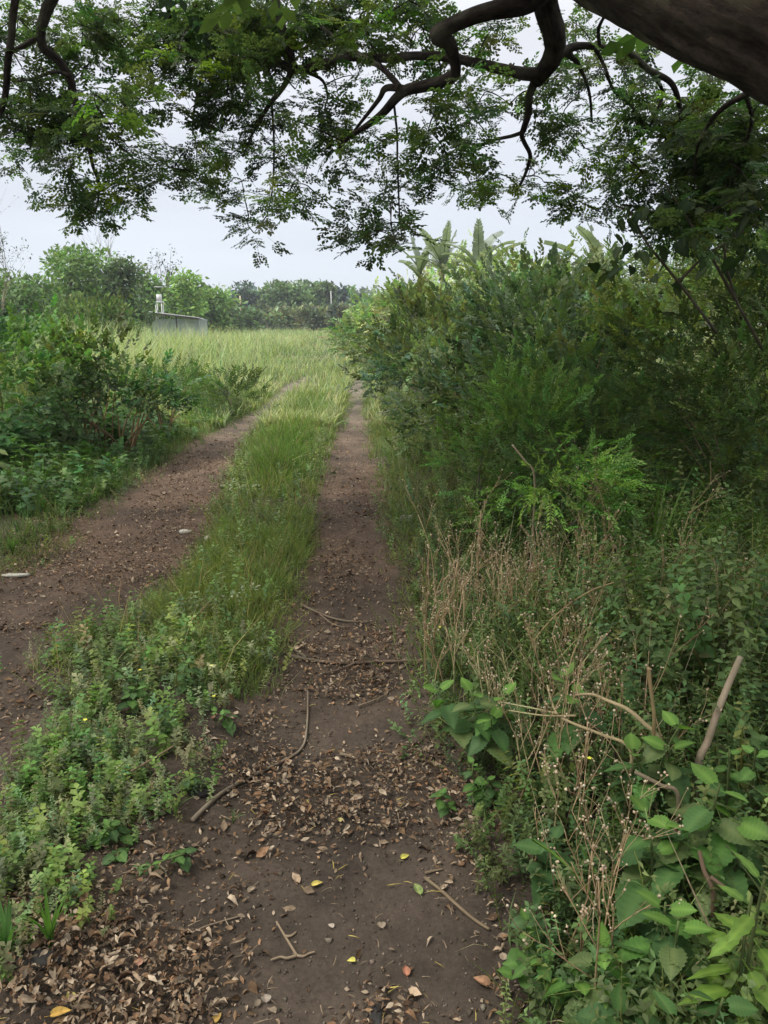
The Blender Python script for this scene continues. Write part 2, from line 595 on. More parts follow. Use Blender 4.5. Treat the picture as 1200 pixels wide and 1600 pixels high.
# ------------------------------------------------------------------ ground sheet + dirt tracks cut out of it
def build_ground():
    xs = np.unique(np.concatenate([np.linspace(-2.6, 1.6, 130), -2.6 - np.cumsum(.04 * 1.1 ** np.arange(74)), 1.6 + np.cumsum(.05 * 1.11 ** np.arange(68))]))
    xs = xs[(xs > -1600) & (xs < 1600)]
    ys = np.unique(np.concatenate([1.2 + np.cumsum(.024 * 1.009 ** np.arange(220)), 1.2 - np.cumsum(.05 * 1.12 ** np.arange(50))]))
    y0 = ys.max()
    ys = np.concatenate([ys, y0 + np.cumsum(.2 * 1.06 ** np.arange(100))])
    ys = ys[(ys > -40)]
    ys = np.concatenate([ys, [1500.]])
    X, Y = np.meshgrid(xs, ys)
    Z = ground_z(X, Y)
    V = np.stack([X, Y, Z], -1).reshape(-1, 3)
    ny, nx = X.shape
    i, j = np.meshgrid(np.arange(ny - 1), np.arange(nx - 1), indexing='ij')
    Q = np.stack([i * nx + j, i * nx + j + 1, (i + 1) * nx + j + 1, (i + 1) * nx + j], -1).reshape(-1, 4)
    cx, cy = V[Q].mean(1)[:, 0], V[Q].mean(1)[:, 1]
    mR, mL = in_rut(cx, cy, RT) > .5, in_rut(cx, cy, LT) > .5
    # soil colour: bare earth near, green-brown turf further off
    x, y = V[:, 0], V[:, 1]
    rm = rut_mask(x, y)
    far = np.clip((y - 9) / 8, 0, 1)
    C = np.ones((len(V), 3))
    turf = np.array([.95, 1.5, .7])
    C = C * (1 - (far * (1 - rm))[:, None]) + turf[None] * (far * (1 - rm))[:, None]
    mid_ = (rm * np.clip((y - 2.6) / 2.5, 0, 1))[:, None]
    C = C * (1 - mid_) + C * np.array([1.3, 1.15, 1.05])[None] * mid_
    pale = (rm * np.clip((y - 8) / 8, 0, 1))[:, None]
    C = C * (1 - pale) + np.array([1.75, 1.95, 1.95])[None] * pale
    damp = np.clip((fbm(x * .9, y * .9, 9.) - .5) * 4 + .3, 0, 1) * np.clip((4 - y) / 2, 0, 1)
    C = C * (1 - .25 * damp[:, None])
    for nm, m in (('ground', ~(mR | mL)), ('dirt_path', mR), ('dirt_path', mL & ~mR)):
        q = Q[m]
        u, inv = np.unique(q.ravel(), return_inverse=True)
        s = Soup(); s.raw(V[u], inv, np.full(len(q), 4), C[u])
        s.build(nm, M_soil, smooth=True, kind='structure')


build_ground()

# ------------------------------------------------------------------ leaf litter
# density blobs in the photograph's pixels, laid down on the ground plane
LIT = [(600, 1215, 150, 55, 1.5), (540, 1000, 100, 55, .8), (560, 1060, 110, 20, .6), (520, 880, 70, 50, .55), (130, 1500, 200, 110, 1.7),
       (30, 1560, 120, 90, .9), (250, 1570, 130, 60, .8), (600, 1555, 70, 50, 1.4), (60, 1290, 80, 50, .6), (400, 1110, 70, 40, .5),
       (720, 1240, 60, 60, .9), (745, 1330, 50, 60, .9), (800, 1440, 40, 60, .8), (420, 1270, 60, 90, .5), (280, 1330, 90, 60, .6),
       (290, 800, 60, 40, .8), (220, 870, 80, 40, .7), (80, 860, 90, 50, .7), (330, 720, 80, 40, .5), (40, 960, 80, 30, .3), (60, 1100, 120, 60, .35),
       (520, 1280, 40, 60, .5), (380, 1380, 60, 50, .2), (780, 1530, 40, 60, .6), (560, 760, 60, 60, .25), (360, 1180, 60, 60, .35),
       (330, 1450, 60, 60, .5), (650, 870, 30, 60, .4)]


def litter_density(x, y):
    u, v, _ = proj(np.stack([x, y, np.zeros_like(x)], -1))
    d = np.full(len(x), .04)
    for (bu, bv, ru, rv, a) in LIT:
        d += a * np.exp(-(((u - bu) / ru) ** 2 + ((v - bv) / rv) ** 2))
    d *= .35 + 1.3 * np.clip(fbm(x * 3.5, y * 3.5, 4.) * 2 - .5, 0, 1)
    d *= np.where(y > 7.5, np.clip(1 - (y - 7.5) / 10, .0, 1), 1)
    return d


def flat_frames(n, tilt=.35):
    a = rng.uniform(0, 2 * np.pi, n)
    z = np.stack([rng.normal(0, tilt, n), rng.normal(0, tilt, n), np.ones(n)], -1)
    return frames(np.stack([np.cos(a), np.sin(a), rng.normal(0, .15, n)], -1), z)


DRYC = np.array([[.20, .125, .07], [.25, .18, .12], [.13, .08, .05], [.35, .27, .19], [.09, .06, .04], [.29, .21, .14], [.18, .12, .075], [.32, .25, .18], [.24, .14, .08]])


def scatter_litter():
    s = Soup()
    lv = [leaf6(w, f, d) for w, f, d in ((.42, .30, .35), (.55, .14, -.3), (.34, .3, .2), (.5, .05, .05), (.4, -.25, .5), (.22, .1, .3))]
    n = 260000
    y = 1.15 + 13 * rng.random(n) ** 1.5
    x = rng.uniform(-1, 1, n) * (.6 + y * .62)
    wgt = (1 / (1.5 * ((y - 1.15) / 13) ** (1 / 3) + .01)) ** -1 * (.6 + y * .62) / 6
    keep = rng.random(n) < litter_density(x, y) ** 1.25 * wgt * 3.6
    x, y = x[keep], y[keep]
    n = len(x)
    pile = np.clip(litter_density(x, y) - .35, 0, 1) * .035
    z = ground_z(x, y) + .004 + rng.random(n) * (.006 + pile)
    c = .86 * DRYC[rng.integers(0, len(DRYC), n)] * (1 + .25 * rng.normal(size=(n, 1))).clip(.4, 1.6)
    kind = rng.integers(0, len(lv), n)
    size = np.clip(0.0145 * np.exp(.48 * rng.normal(size=n)), .006, .048)
    lo = leaf2(.5, .12, .3)
    for k in range(len(lv)):
        m = (kind == k) & (size < .012)
        s.scatter(lo, np.stack([x, y, z], -1)[m], flat_frames(m.sum(), .6), size[m], c[m])
        m = (kind == k) & (size >= .012)
        s.scatter(lv[k], np.stack([x, y, z], -1)[m], flat_frames(m.sum(), .6), size[m], c[m])
    # yellow slivers (fallen rachises)
    m = 3800
    y2 = 1.15 + 8 * rng.random(m) ** 1.6; x2 = rng.uniform(-1, 1, m) * (.5 + y2 * .5)
    kp = rng.random(m) < .25 + litter_density(x2, y2)
    x2, y2 = x2[kp], y2[kp]; m = len(x2)
    c2 = np.where(rng.random((m, 1)) < .22, np.array([[.42, .33, .10]]), np.array([[.24, .18, .12]])) * rng.uniform(.5, 1.2, (m, 1))
    sl = tpl([[-.035, 0, 0], [.035, 0, .0], [.09, .5, .08], [.02, .5, .08], [.02, 1, .0]], [(0, 1, 2, 3), (3, 2, 4)])
    s.scatter(sl, np.stack([x2, y2, ground_z(x2, y2) + .006 + rng.random(m) * .012], -1), flat_frames(m, .15), rng.uniform(.012, .05, m), c2)
    o = s.build('leaf_litter', M_dry, kind='stuff')
    tag(o, 'brown dry fallen leaflets and slivers scattered over the dirt ruts', 'leaf litter')
    # fine crumbs and clods
    s = Soup()
    m = 15000
    y3 = 1.15 + 9 * rng.random(m) ** 1.7; x3 = rng.uniform(-1, 1, m) * (.5 + y3 * .5)
    cl = tpl([[1, 0, 0], [-.5, .8, 0], [-.5, -.8, 0], [.1, 0, .8], [0, 0, -.5]], [(0, 1, 3), (1, 2, 3), (2, 0, 3), (1, 0, 4), (2, 1, 4), (0, 2, 4)])
    s.scatter(cl, np.stack([x3, y3, ground_z(x3, y3) + .001], -1), rotz_frames(m, .3), rng.uniform(.0015, .007, m) * (1 + (rng.random(m) < .03) * 1.5),
              tints(m, (.12, .095, .075), .5, .05))
    o = s.build('soil_crumbs', M_dry, kind='stuff')
    tag(o, 'small clods and crumbs of brown soil on the ruts', 'soil crumbs')


scatter_litter()

# ------------------------------------------------------------------ grass
BL = [blade(.035, .25), blade(.04, .5), blade(.03, .75), blade(.045, .1)]
BLF = [blade(.03, .25, 3), blade(.035, .5, 3), blade(.025, .8, 3)]


def grass(name, x, y, h, base, label, wid=1.0, tplset=BL, cat='grass', var=.25, tilt=.22, mat=None):
    s = Soup()
    n = len(x)
    z = ground_z(x, y) - .01
    k = rng.integers(0, len(tplset), n)
    hh = h * rng.uniform(.55, 1.2, n)
    patch = (fbm(x * .9, y * .9, 5.) - .5)[:, None]
    c = tints(n, base, var, .1) * (1 + patch * np.array([[1.0, .5, .3]]))
    dead = rng.random(n) < .08
    c[dead] = tints(dead.sum(), (.30, .26, .14), .2, .05)
    for i in range(len(tplset)):
        m = k == i
        w = hh[m] if np.isscalar(wid) else 1
        sc = np.stack([hh[m] * 0 + wid, hh[m], hh[m]], -1)
        s.scatter(tplset[i], np.stack([x, y, z], -1)[m], rotz_frames(m.sum(), tilt), sc, c[m].clip(.01, .7))
    o = s.build(name, mat or M_grass, kind='stuff')
    return tag(o, label, cat)


def strip_points(n, y0, y1, pw=1.0, shrink=.0):
    y = y0 + (y1 - y0) * rng.random(n) ** pw
    a = edges(LT, y)[1] + shrink; b = edges(RT, y)[0] - shrink
    x = a + (b - a) * rng.uniform(-.12, 1.12, n)
    k = (b - a > .02)
    x, y = x[k], y[k]
    k = rng.random(len(x)) > rut_mask(x, y) * .93
    return x[k], y[k]


# short lawn-like grass on the middle ridge, nearest part
x, y = strip_points(52000, 2.95, 6.2, 1.0)
u, v, _ = proj(np.stack([x, y, x * 0], -1))
k = rng.random(len(x)) < np.clip((fbm(x * 2.5, y * 2.5, 8.) - .25) * 4, .06, 1)
k &= rng.random(len(x)) < np.clip((y - 2.9) * 1.6, .1, 1)
left_w = (u < 215 + (v - 900) * .35) & (v > 900)
k &= ~(left_w & (rng.random(len(x)) < .8))
k &= ~((y > 5.9) & (rng.random(len(x)) < .7))
x, y = x[k], y[k]
hg = (.07 + .10 * fbm(x * 2, y * 2, 1.)) * np.where(rng.random(len(x)) < .06, 1.7, 1)
grass('grass_strip', x, y, hg, (.15, .215, .06), 'short green grass on the ridge between the two ruts', wid=.10, tilt=.5, var=.3)
# taller tuft ridge further on
x, y = strip_points(38000, 6.2, 15.0, 1.1)
k = rng.random(len(x)) < np.clip((y - 6.4) * 1.2, .08, 1) * np.clip((fbm(x * 2.2, y * 2.2, 14.) - .2) * 3.5, .15, 1)
x, y = x[k], y[k]
a = edges(LT, y)[1]; b = edges(RT, y)[0]
mid = np.clip(np.minimum(x - a, b - x) / .35, 0.25, 1)
grass('grass_ridge', x, y, (.14 + .26 * fbm(x * 1.8, y * 1.8, 2.)) * mid * np.clip((y - 5.5) * .8, .35, 1) * np.where(rng.random(len(x)) < .05, 1.5, 1), (.125, .195, .045),
      'tall bright grass on the middle ridge further along the track', wid=.2, tilt=.45, var=.3)

x, y = strip_points(1500, 3.2, 13.5, 1.2)
RS = (x, y)
x, y = strip_points(900, 3.0, 14, 1.2)
grass('straw_stalks', x, y, .16 + .25 * rng.random(len(x)), (.34, .29, .15), 'thin straw-coloured stalks standing in the middle ridge', wid=.09, tilt=.35)
# left verge low grass and weeds under the bushes
n = 60000
y = 5.0 + 11 * rng.random(n) ** 1.3
a = edges(LT, y)[0]
x = a + .15 - np.abs(rng.normal(0, 1, n)) * (1.0 + .12 * y)
k = (rng.random(n) > rut_mask(x, y) * 1.3) & (rng.random(n) < np.clip((fbm(x * 1.3, y * 1.3, 6.) - .30) * 3.5, .04, 1)) & (rng.random(n) < np.clip((y - 4.9) * .45, .1, 1))
x, y = x[k], y[k]
dd = np.clip(edges(LT, y)[0] - x, 0, 3)
grass('verge_grass', x, y, (.08 + .16 * dd.clip(0, 1.6)) * (1 + fbm(x, y, 3.)) * (1 + .5 * (y > 10.5)), (.09, .15, .04), 'dark green grass at the left foot of the bushes', wid=.2)

n = 9000
y = 4.6 + 2.2 * rng.random(n); x = edges(LT, y)[0] + .25 - rng.random(n) ** .8 * 2.2
k = rng.random(n) < np.clip((fbm(x * 2.2, y * 2.2, 61.) - .38) * 5, 0, 1)
x, y = x[k], y[k]
grass('patchy_grass', x, y, .05 + .08 * rng.random(len(x)), (.15, .19, .07), 'thin patchy grass on bare soil by the pale flat stone', wid=.1, tilt=.7)

# open meadow
n = 82000
y = 11 + 80 * rng.random(n) ** 1.9
x = np.where(rng.random(n) < .8, -(rng.random(n)) * (y * .62 + 3), rng.random(n) * (.5 + y * .5))
a, b = edges(LT, y); ra, rb = edges(RT, y)
k = (rng.random(n) > rut_mask(x, y) * 1.2)
k &= ~((x > rb + .2) & (y < 18))
k &= ~((x > -4.5) & (x < 3) & (y > 24) & (rng.random(n) < .35))
x, y = x[k], y[k]
a, b = edges(LT, y)
dl = np.clip(a - .3 - x, 0, 3)
hm = np.where(x < a, .22 + .36 * dl, .30) * np.clip(.7 + .6 * fbm(x * .35, y * .35, 4.), .3, 1.3)
hm = np.where(y > 24, np.clip(hm, .5, 1.15) * np.where((x > -3.5 - .02 * y) & (y < 60), .45, 1), hm)
hm = np.where(y > 36, np.minimum(hm, .62), hm)
wd = .28 + y * .025
s = Soup()
k = rng.integers(0, 3, len(x))
TT = [blade(.035, .25, 2, (1.8, 1.6, 2.3)), blade(.03, .5, 2, (1.9, 1.6, 2.4)), blade(.03, .8, 2, (1.5, 1.4, 1.8))]
cc = tints(len(x), (.22, .27, .105), .22, .08) * (1 + (fbm(x * .3, y * .3, 2.) - .5)[:, None] * np.array([[.9, .5, .8]]))
hh = hm * rng.uniform(.6, 1.25, len(x))
for i in range(3):
    m = k == i
    s.scatter(TT[i], np.stack([x, y, ground_z(x, y) - .02], -1)[m], rotz_frames(m.sum(), .2), np.stack([wd[m], hh[m], hh[m]], -1), cc[m].clip(.01, .6))
tag(s.build('meadow_grass', M_grass, kind='stuff'), 'tall pale yellow-green meadow grass left of the track', 'grass')

# ------------------------------------------------------------------ low broad-leaved weeds
def weed_tpl(r, nodes=5, ll=.34, w=.6, pairs=2, lf=None, spread=.9):
    lf = lf or leaf2(w, .06, .12, .5)
    parts = [(twig_t(1, .012), (0, 0, 0), (0, .05, 1), (0, 1, 0), 1, 1)]
    for k in range(nodes):
        f = .25 + .75 * k / (nodes - 1)
        a0 = r.uniform(0, 6.28)
        for j in range(pairs):
            a = a0 + j * 2 * math.pi / pairs + r.uniform(-.4, .4)
            parts.append((lf, (0, .05 * f, f), (math.cos(a) * spread, math.sin(a) * spread, r.uniform(-.2, .5)), (r.uniform(-.3, .3), r.uniform(-.3, .3), 1),
                          ll * (1.15 - .6 * f) * r.uniform(.75, 1.2), r.uniform(.75, 1.25)))
    return compose(parts)


W_SM = [weed_tpl(rr_, 6, .30, .65, 3) for _ in range(4)]
W_BR = [weed_tpl(rr_, 4, .42, .7, 3, leaf6(.75, .08, .15)) for _ in range(4)]
W_FINE = [weed_tpl(rr_, 9, .14, .62, 3, spread=1.0) for _ in range(4)]
W_FNAR = [weed_tpl(rr_, 9, .18, .34, 3) for _ in range(3)]
W_LOW = [weed_tpl(rr_, 6, .24, .6, 2, spread=1.1) for _ in range(3)]
W_TALL = [weed_tpl(rr_, 14, .088, w_, 2, spread=1.1) for w_ in (.62, .62, .5, .36)]
W_NAR = [weed_tpl(rr_, 7, .30, .3, 3) for _ in range(3)]


def weeds(name, x, y, h, base, label, tps, tilt=.25, var=.25, cat='weeds', mat=None, parent=None, z0=None):
    s = Soup()
    n = len(x)
    z = ground_z(x, y) - .01 if z0 is None else z0
    k = rng.integers(0, len(tps), n)
    c = tints(n, base, var, .12).clip(.01, .6)
    hh = h * rng.uniform(.6, 1.25, n)
    for i in range(len(tps)):
        m = k == i
        s.scatter(tps[i], np.stack([x, y, z], -1)[m], rotz_frames(m.sum(), tilt), hh[m], c[m])
    o = s.build(name, mat or M_leaf, parent=parent, kind='stuff')
    return tag(o, label, cat) if parent is None else o


# centre ridge weeds (grey-green, lower left of the photo)
pts = []
for (u, v, ru, rv, n_, hh) in [(230, 1040, 110, 45, 260, .2), (150, 1090, 70, 50, 150, .2), (100, 1190, 80, 55, 210, .17), (200, 1170, 100, 60, 200, .18),
                               (300, 1010, 70, 60, 160, .2), (330, 1080, 40, 40, 60, .16), (150, 1290, 60, 40, 60, .13), (60, 1030, 50, 20, 40, .15), (60, 1230, 60, 60, 150, .17), (40, 1330, 50, 60, 110, .17), (110, 1400, 60, 50, 70, .13), (20, 1440, 30, 60, 60, .15), (180, 1270, 60, 40, 80, .14),
                               (260, 940, 80, 30, 120, .13), (330, 890, 60, 30, 70, .1), (30, 1360, 50, 50, 60, .14), (230, 1230, 60, 25, 50, .12)]:
    for _ in range(n_):
        g = G(u + random.gauss(0, ru * .6), v + random.gauss(0, rv * .6))
        pts.append((g[0], g[1], hh))
pts = np.array(pts)
k = rng.random(len(pts)) > rut_mask(pts[:, 0], pts[:, 1]) * .8
pts = pts[k][rng.random(k.sum()) < .6]
weeds('ridge_weeds', pts[:, 0], pts[:, 1], pts[:, 2] * .72, (.21, .24, .12), 'grey-green leafy weeds on the near end of the middle ridge', W_FINE + W_FNAR + W_SM[:1], .45)
g_ = pts[rng.random(len(pts)) < .35]
weeds('ridge_herbs', g_[:, 0] + rng.normal(0, .05, len(g_)), g_[:, 1] + rng.normal(0, .05, len(g_)), g_[:, 2] * .75, (.17, .26, .07),
      'fresh green herbs mixed into the ridge weeds', W_SM, .3)

weeds('ridge_sprigs', RS[0], RS[1], .08 + .12 * rng.random(len(RS[0])), (.15, .22, .07), 'small leafy weeds mixed into the grass of the middle ridge', W_LOW, .4)

# left verge herbs
n = 2600
y = 6.0 + 7 * rng.random(n)
a = edges(LT, y)[0]
x = a + .1 - np.abs(rng.normal(0, 1.1, n)) * 1.3
k = rng.random(n) > rut_mask(x, y) * 1.5
k &= rng.random(n) < np.clip((fbm(x * 1.3, y * 1.3, 6.) - .25) * 3, .1, 1)
x, y = x[k], y[k]
dd = np.clip(edges(LT, y)[0] - x, 0, 2)
weeds('verge_weeds', x, y, .14 + .22 * dd, (.08, .15, .045), 'dark leafy weeds under the left bushes', W_BR + W_NAR, .3)

# right verge: the weedy bank along the path
n = 12500
y = 1.0 + 15 * rng.random(n) ** 1.35
b = edges(RT, y)[1]
dx = rng.random(n) ** .8 * (1.0 + .42 * y)
x = b - .05 + dx
k = rng.random(n) > rut_mask(x, y) * .8
x, y, dx = x[k], y[k], dx[k]
hb = (.10 + .50 * np.clip(dx / 1.1, 0, 1)) * np.clip(.6 + .8 * fbm(x * 1.4, y * 1.4, 2.), .4, 1.4)
u, v, dep = proj(np.stack([x, y, hb], -1))
k = (u < 1300) & (hb < 1.0)
x, y, hb, dx = x[k], y[k], hb[k], dx[k]
kind = rng.random(len(x))
tone = fbm(x * .9, y * .9, 11.)
k1 = (tone + .12 * rng.normal(size=len(x)) < .5)
k0 = hb < .27
BW, BO = (.11, .17, .055), (.15, .20, .07)
weeds('bank_weeds', x[k1 & k0], y[k1 & k0], hb[k1 & k0], BW, 'tangled low green small-leaved weeds on the right bank', W_FINE + W_FNAR, .45)
weeds('bank_herbs', x[~k1 & k0], y[~k1 & k0], hb[~k1 & k0] * .95, BO, 'olive green small-leaved weeds along the right edge of the path', W_FINE + W_FNAR, .5)
weeds('tall_weeds', x[k1 & ~k0], y[k1 & ~k0], hb[k1 & ~k0], BW, 'tall dark green small-leaved weeds higher on the right bank', W_TALL, .45)
weeds('tall_herbs', x[~k1 & ~k0], y[~k1 & ~k0], hb[~k1 & ~k0], BO, 'tall olive green small-leaved weeds higher on the right bank', W_TALL, .5)

# low growth creeping over the rims of the ruts
n = 6500
y = 2.4 + 14 * rng.random(n) ** 1.1
ed = rng.integers(0, 4, n)
la, lb_ = edges(LT, y); ra, rb = edges(RT, y)
ex = np.choose(ed, [la, lb_, ra, rb]); sg = np.choose(ed, [-1, 1, -1, 1])
x = ex + sg * (rng.normal(.03, .10, n) + .05)
k = (rng.random(n) < np.clip((fbm(x * 2, y * 2, 41.) - .28) * 4, .1, 1)) & ~((ed < 2) & (y < 4.5)) & ~((ed == 2) & (y < 3.2))
x, y = x[k], y[k]
weeds('rim_weeds', x, y, .05 + .10 * rng.random(len(x)), (.15, .20, .07), 'small weeds creeping over the rims of the ruts', W_LOW, .6)
n = 22000
y = 2.6 + 14 * rng.random(n) ** 1.0
ed = rng.integers(0, 4, n)
la, lb_ = edges(LT, y); ra, rb = edges(RT, y)
ex = np.choose(ed, [la, lb_, ra, rb]); sg = np.choose(ed, [-1, 1, -1, 1])
x = ex + sg * (rng.normal(.02, .09, n) + .03)
k = (rng.random(n) < np.clip((fbm(x * 2.4, y * 2.4, 47.) - .25) * 4, .1, 1)) & ~((ed < 2) & (y < 4.5)) & ~((ed == 2) & (y < 3.0))
x, y = x[k], y[k]
grass('rim_grass', x, y, .05 + .12 * rng.random(len(x)), (.15, .20, .065), 'short grass fringing the rims of the ruts', wid=.12, tilt=.6)

# grass among the right bank
n = 26000
y = 1.0 + 13 * rng.random(n) ** 1.2
b = edges(RT, y)[1]
x = b + rng.random(n) * (1.1 + .35 * y)
k = rng.random(n) < np.clip((fbm(x * 1.1, y * 1.1, 21.) - .4) * 4, .05, 1)
x, y = x[k], y[k]
grass('bank_grass', x, y, .16 + .42 * np.clip((x - edges(RT, y)[1]) / 1.0, 0, 1), (.15, .20, .065), 'loose green and straw grass in the right bank', wid=.16, tplset=BLF, tilt=.4)

# ------------------------------------------------------------------ shrubs
def bush(name, label, cat, c, r, h, tps, base, n, size, stems=5, group=None, z_lo=.12, gap=.5, up=.5, mat=None, stem_t=(1, 1, 1), seed=0, lean=(0, 0), stem_r=.012):
    """c: (x,y); r radius; h height. > stem (each), foliage (stuff)"""
    rs = np.random.default_rng(1000 + seed)
    z0 = float(ground_z(c[0], c[1]))
    t = thing(name, label, cat, (c[0], c[1], z0), group)
    C0 = np.array([c[0], c[1], z0])
    # clump centres
    nc = max(10, int(n / 42))
    th = rs.uniform(0, 2 * np.pi, nc)
    f = rs.random(nc) ** .75
    zz = z_lo + (1 - z_lo) * f
    prof = np.sqrt(np.clip(1 - ((zz - .45) / .62) ** 2, .05, 1))
    rad = prof * (.45 + .55 * rs.random(nc) ** .5) * r
    cc = C0 + np.stack([np.cos(th) * rad + lean[0] * zz, np.sin(th) * rad + lean[1] * zz, zz * h], -1)
    cc += (fbm(cc[:, 0] * 1.5, cc[:, 1] * 1.5, cc[:, 2] * 1.5)[:, None] - .5) * .3 * r
    ci = rs.integers(0, nc, n)
    cs = r * .13 + .05
    off = rs.normal(size=(n, 3)); off[:, 2] *= .8
    P = cc[ci] + off * cs
    P[:, 2] = np.maximum(P[:, 2], z0 + .04)
    axis = C0 + np.array([0, 0, h * .45])
    d = (P - axis) / np.array([r, r, h * .6]); d /= np.linalg.norm(d, axis=1)[:, None] + 1e-6
    d = d + rs.normal(0, .45, (n, 3)) + np.array([0, 0, up * .4])
    upv = np.array([0, 0, 1.0]) + rs.normal(0, .45, (n, 3))
    Rm = frames(d, upv)
    cl = (1 + .38 * rs.normal(size=nc)).clip(.45, 2.2)
    hue = rs.normal(0, .13, nc)
    tc_ = tints(n, base, .16, .1, rs) * cl[ci][:, None] * np.stack([1 + hue, 1 + hue * .3, 1 - hue * .5], -1)[ci]
    s = Soup()
    k = rs.integers(0, len(tps), n)
    sz = size * rs.uniform(.6, 1.25, n)
    for i in range(len(tps)):
        m = k == i
        s.scatter(tps[i], P[m], Rm[m], sz[m], tc_[m].clip(.008, .6))
    s.build('foliage', mat or M_leaf, parent=t, kind='stuff')
    for q in range(stems):
        j = rs.integers(0, nc)
        tgt = cc[j] * .92 + axis * .08
        b0 = C0 + np.array([rs.normal(0, .12 * r), rs.normal(0, .12 * r), -.03])
        mid_ = (b0 + tgt) / 2 + np.array([rs.normal(0, .12 * r), rs.normal(0, .12 * r), .1 * h])
        tt = np.linspace(0, 1, 7)[:, None]
        P_ = (1 - tt) ** 2 * b0 + 2 * tt * (1 - tt) * mid_ + tt ** 2 * tgt
        ss = Soup(); ss.tube(P_, np.linspace(stem_r, stem_r * .35, 7) * rs.uniform(.7, 1.3), 5, stem_t, seed=q)
        ss.build('stem', M_stem, parent=t, smooth=True)
    return t


DK, MD, BR, GY, LT_ = (.06, .09, .038), (.08, .12, .045), (.115, .20, .045), (.10, .13, .07), (.15, .20, .075)
MX1, MX2, MX3 = SP_ROUND + SP_BROAD[:2], SP_BROAD + SP_ROUND[:2], SP_PINN + SP_ROUND[:1]
HB = [
    # x, y, r, h, set, tint, n, size, label
    (.05, 24.5, 1.3, 2.1, SP_ROUND, (.12, .16, .075), 1100, .34, 'light green bush at the far end of the right hedge where it meets the path'),
    (1.3, 22, 1.5, 3.2, SP_ROUND, (.19, .23, .14), 1200, .32, 'tall pale grey-green shrub in the hedge left of the banana leaves'),
    (3.4, 20, 1.8, 2.75, SP_ROUND, (.19, .24, .12), 1200, .34, 'pale green shrub directly under the banana leaves'),
    (.75, 15.2, .95, 1.9, MX1, (.12, .16, .075), 1200, .26, 'round grey-green shrub leaning over the narrow end of the path'),
    (.75, 11.2, .85, 1.6, MX1, (.065, .09, .045), 1300, .22, 'low dense dark shrub right beside the path at its middle distance'),
    (2.2, 13.2, 1.3, 2.35, MX1, (.10, .13, .06), 1300, .26, 'olive leafy shrub in the hedge right of the banana clump'),
    (4.2, 12.8, 1.6, 2.3, SP_LONG, (.11, .14, .06), 1200, .28, 'hedge shrub with long narrow leaves below the lone banana plant'),
    (1.8, 9.0, 1.15, 1.95, MX1, (.06, .085, .05), 1700, .2, 'dark fine-leaved shrub forming the middle of the right hedge'),
    (3.4, 9.2, 1.4, 2.15, MX3, (.08, .12, .05), 1400, .24, 'feathery dark shrub behind the right hedge front'),
    (5.2, 9.6, 1.5, 2.7, MX1, (.10, .13, .05), 1200, .24, 'shrub at the far right edge of the hedge'),
    (1.55, 6.9, .8, 1.5, MX1, (.07, .11, .055), 1400, .17, 'dark feathery shrub just behind the bright green sapling'),
    (2.7, 6.7, 1.05, 1.85, MX3, (.12, .16, .055), 1700, .18, 'tall feathery olive-green shrub in the right of the hedge'),
    (.85, 8.1, .62, 1.1, MX1, (.075, .10, .05), 900, .16, 'small dark shrub at the hedge foot close to the path'),
    (2.35, 4.9, .75, 1.35, MX3, (.09, .14, .05), 1400, .15, 'feathery green shrub at the right edge above the tangled grass'),
    (3.5, 6.0, 1.1, 2.2, SP_LONG, (.09, .12, .045), 1400, .2, 'tall narrow-leaved shrub rising under the limb at the far right'),
    (1.6, 5.5, .6, 1.05, MX3, (.08, .13, .05), 1000, .14, 'low leafy shrub between the sapling and the right edge'),
]
for i, (x_, y_, r_, h_, tp, tn, n_, sz_, lb) in enumerate(HB):
    bush('hedge_shrub', lb, 'shrub', (x_, y_), r_, h_, tp, tuple(np.array(tn) * (1.5, 1.5, 1.3)), n_, sz_, stems=6, group='shrubs of the right-hand hedge', seed=i, stem_t=(2.4, 2.2, 1.9) if i % 3 else (1.3, 1.1, .9))
bush('sapling', 'bright green feathery-leaved sapling standing in front of the dark hedge', 'sapling', (.98, 4.6), .45, 1.15, SP_PINN, (.15, .27, .065), 900, .15, stems=5, seed=50, gap=.3)
bush('sapling', 'small bright feathery sapling at the hedge foot left of the larger one', 'sapling', (.66, 5.4), .28, .85, SP_PINN, (.14, .25, .06), 330, .15, stems=3, seed=51)

# left bushes beyond the left rut
LB = [
    (-4.2, 8.3, .9, 1.4, SP_BROAD, (.06, .09, .035), 800, .17, 'tall dark bush at the left edge with small round leaves', 10),
    (-5.0, 8.8, .75, 2.15, SP_BROAD, (.06, .10, .04), 1000, .19, 'tallest dark bush cut by the left edge of the photo', 10),
    (-3.4, 8.9, .7, 1.3, SP_BROAD, (.09, .095, .04), 700, .16, 'reddish-stemmed bush in the middle of the left thicket', 14),
    (-3.0, 8.9, .6, 1.0, SP_BROAD, (.06, .085, .035), 520, .16, 'dark bush at the right end of the left thicket', 12),
    (-2.85, 9.9, .5, .8, SP_LONG, (.09, .12, .045), 420, .14, 'low straggly bush sloping down to the left rut', 8),
    (-5.2, 11.5, 1.0, 1.2, SP_ROUND, (.06, .10, .03), 900, .22, 'greener bush behind the left thicket', 6),
]
for i, (x_, y_, r_, h_, tp, tn, n_, sz_, lb, st) in enumerate(LB):
    bush('thicket_bush', lb, 'bush', (x_, y_), r_, h_, tp, tuple(np.array(tn) * (1.15, 1.5, 1.1)), int(n_ * .7), sz_, stems=st, group='bushes left of the left rut', seed=80 + i, z_lo=.3, stem_t=(1.6, 1.2, .9))
bush('thicket_bush', 'small pale bush at the bend of the left rut', 'bush', (-2.45, 12.6), .55, .6, SP_LONG, (.08, .13, .04), 300, .2, stems=3, group='bushes left of the left rut', seed=95)

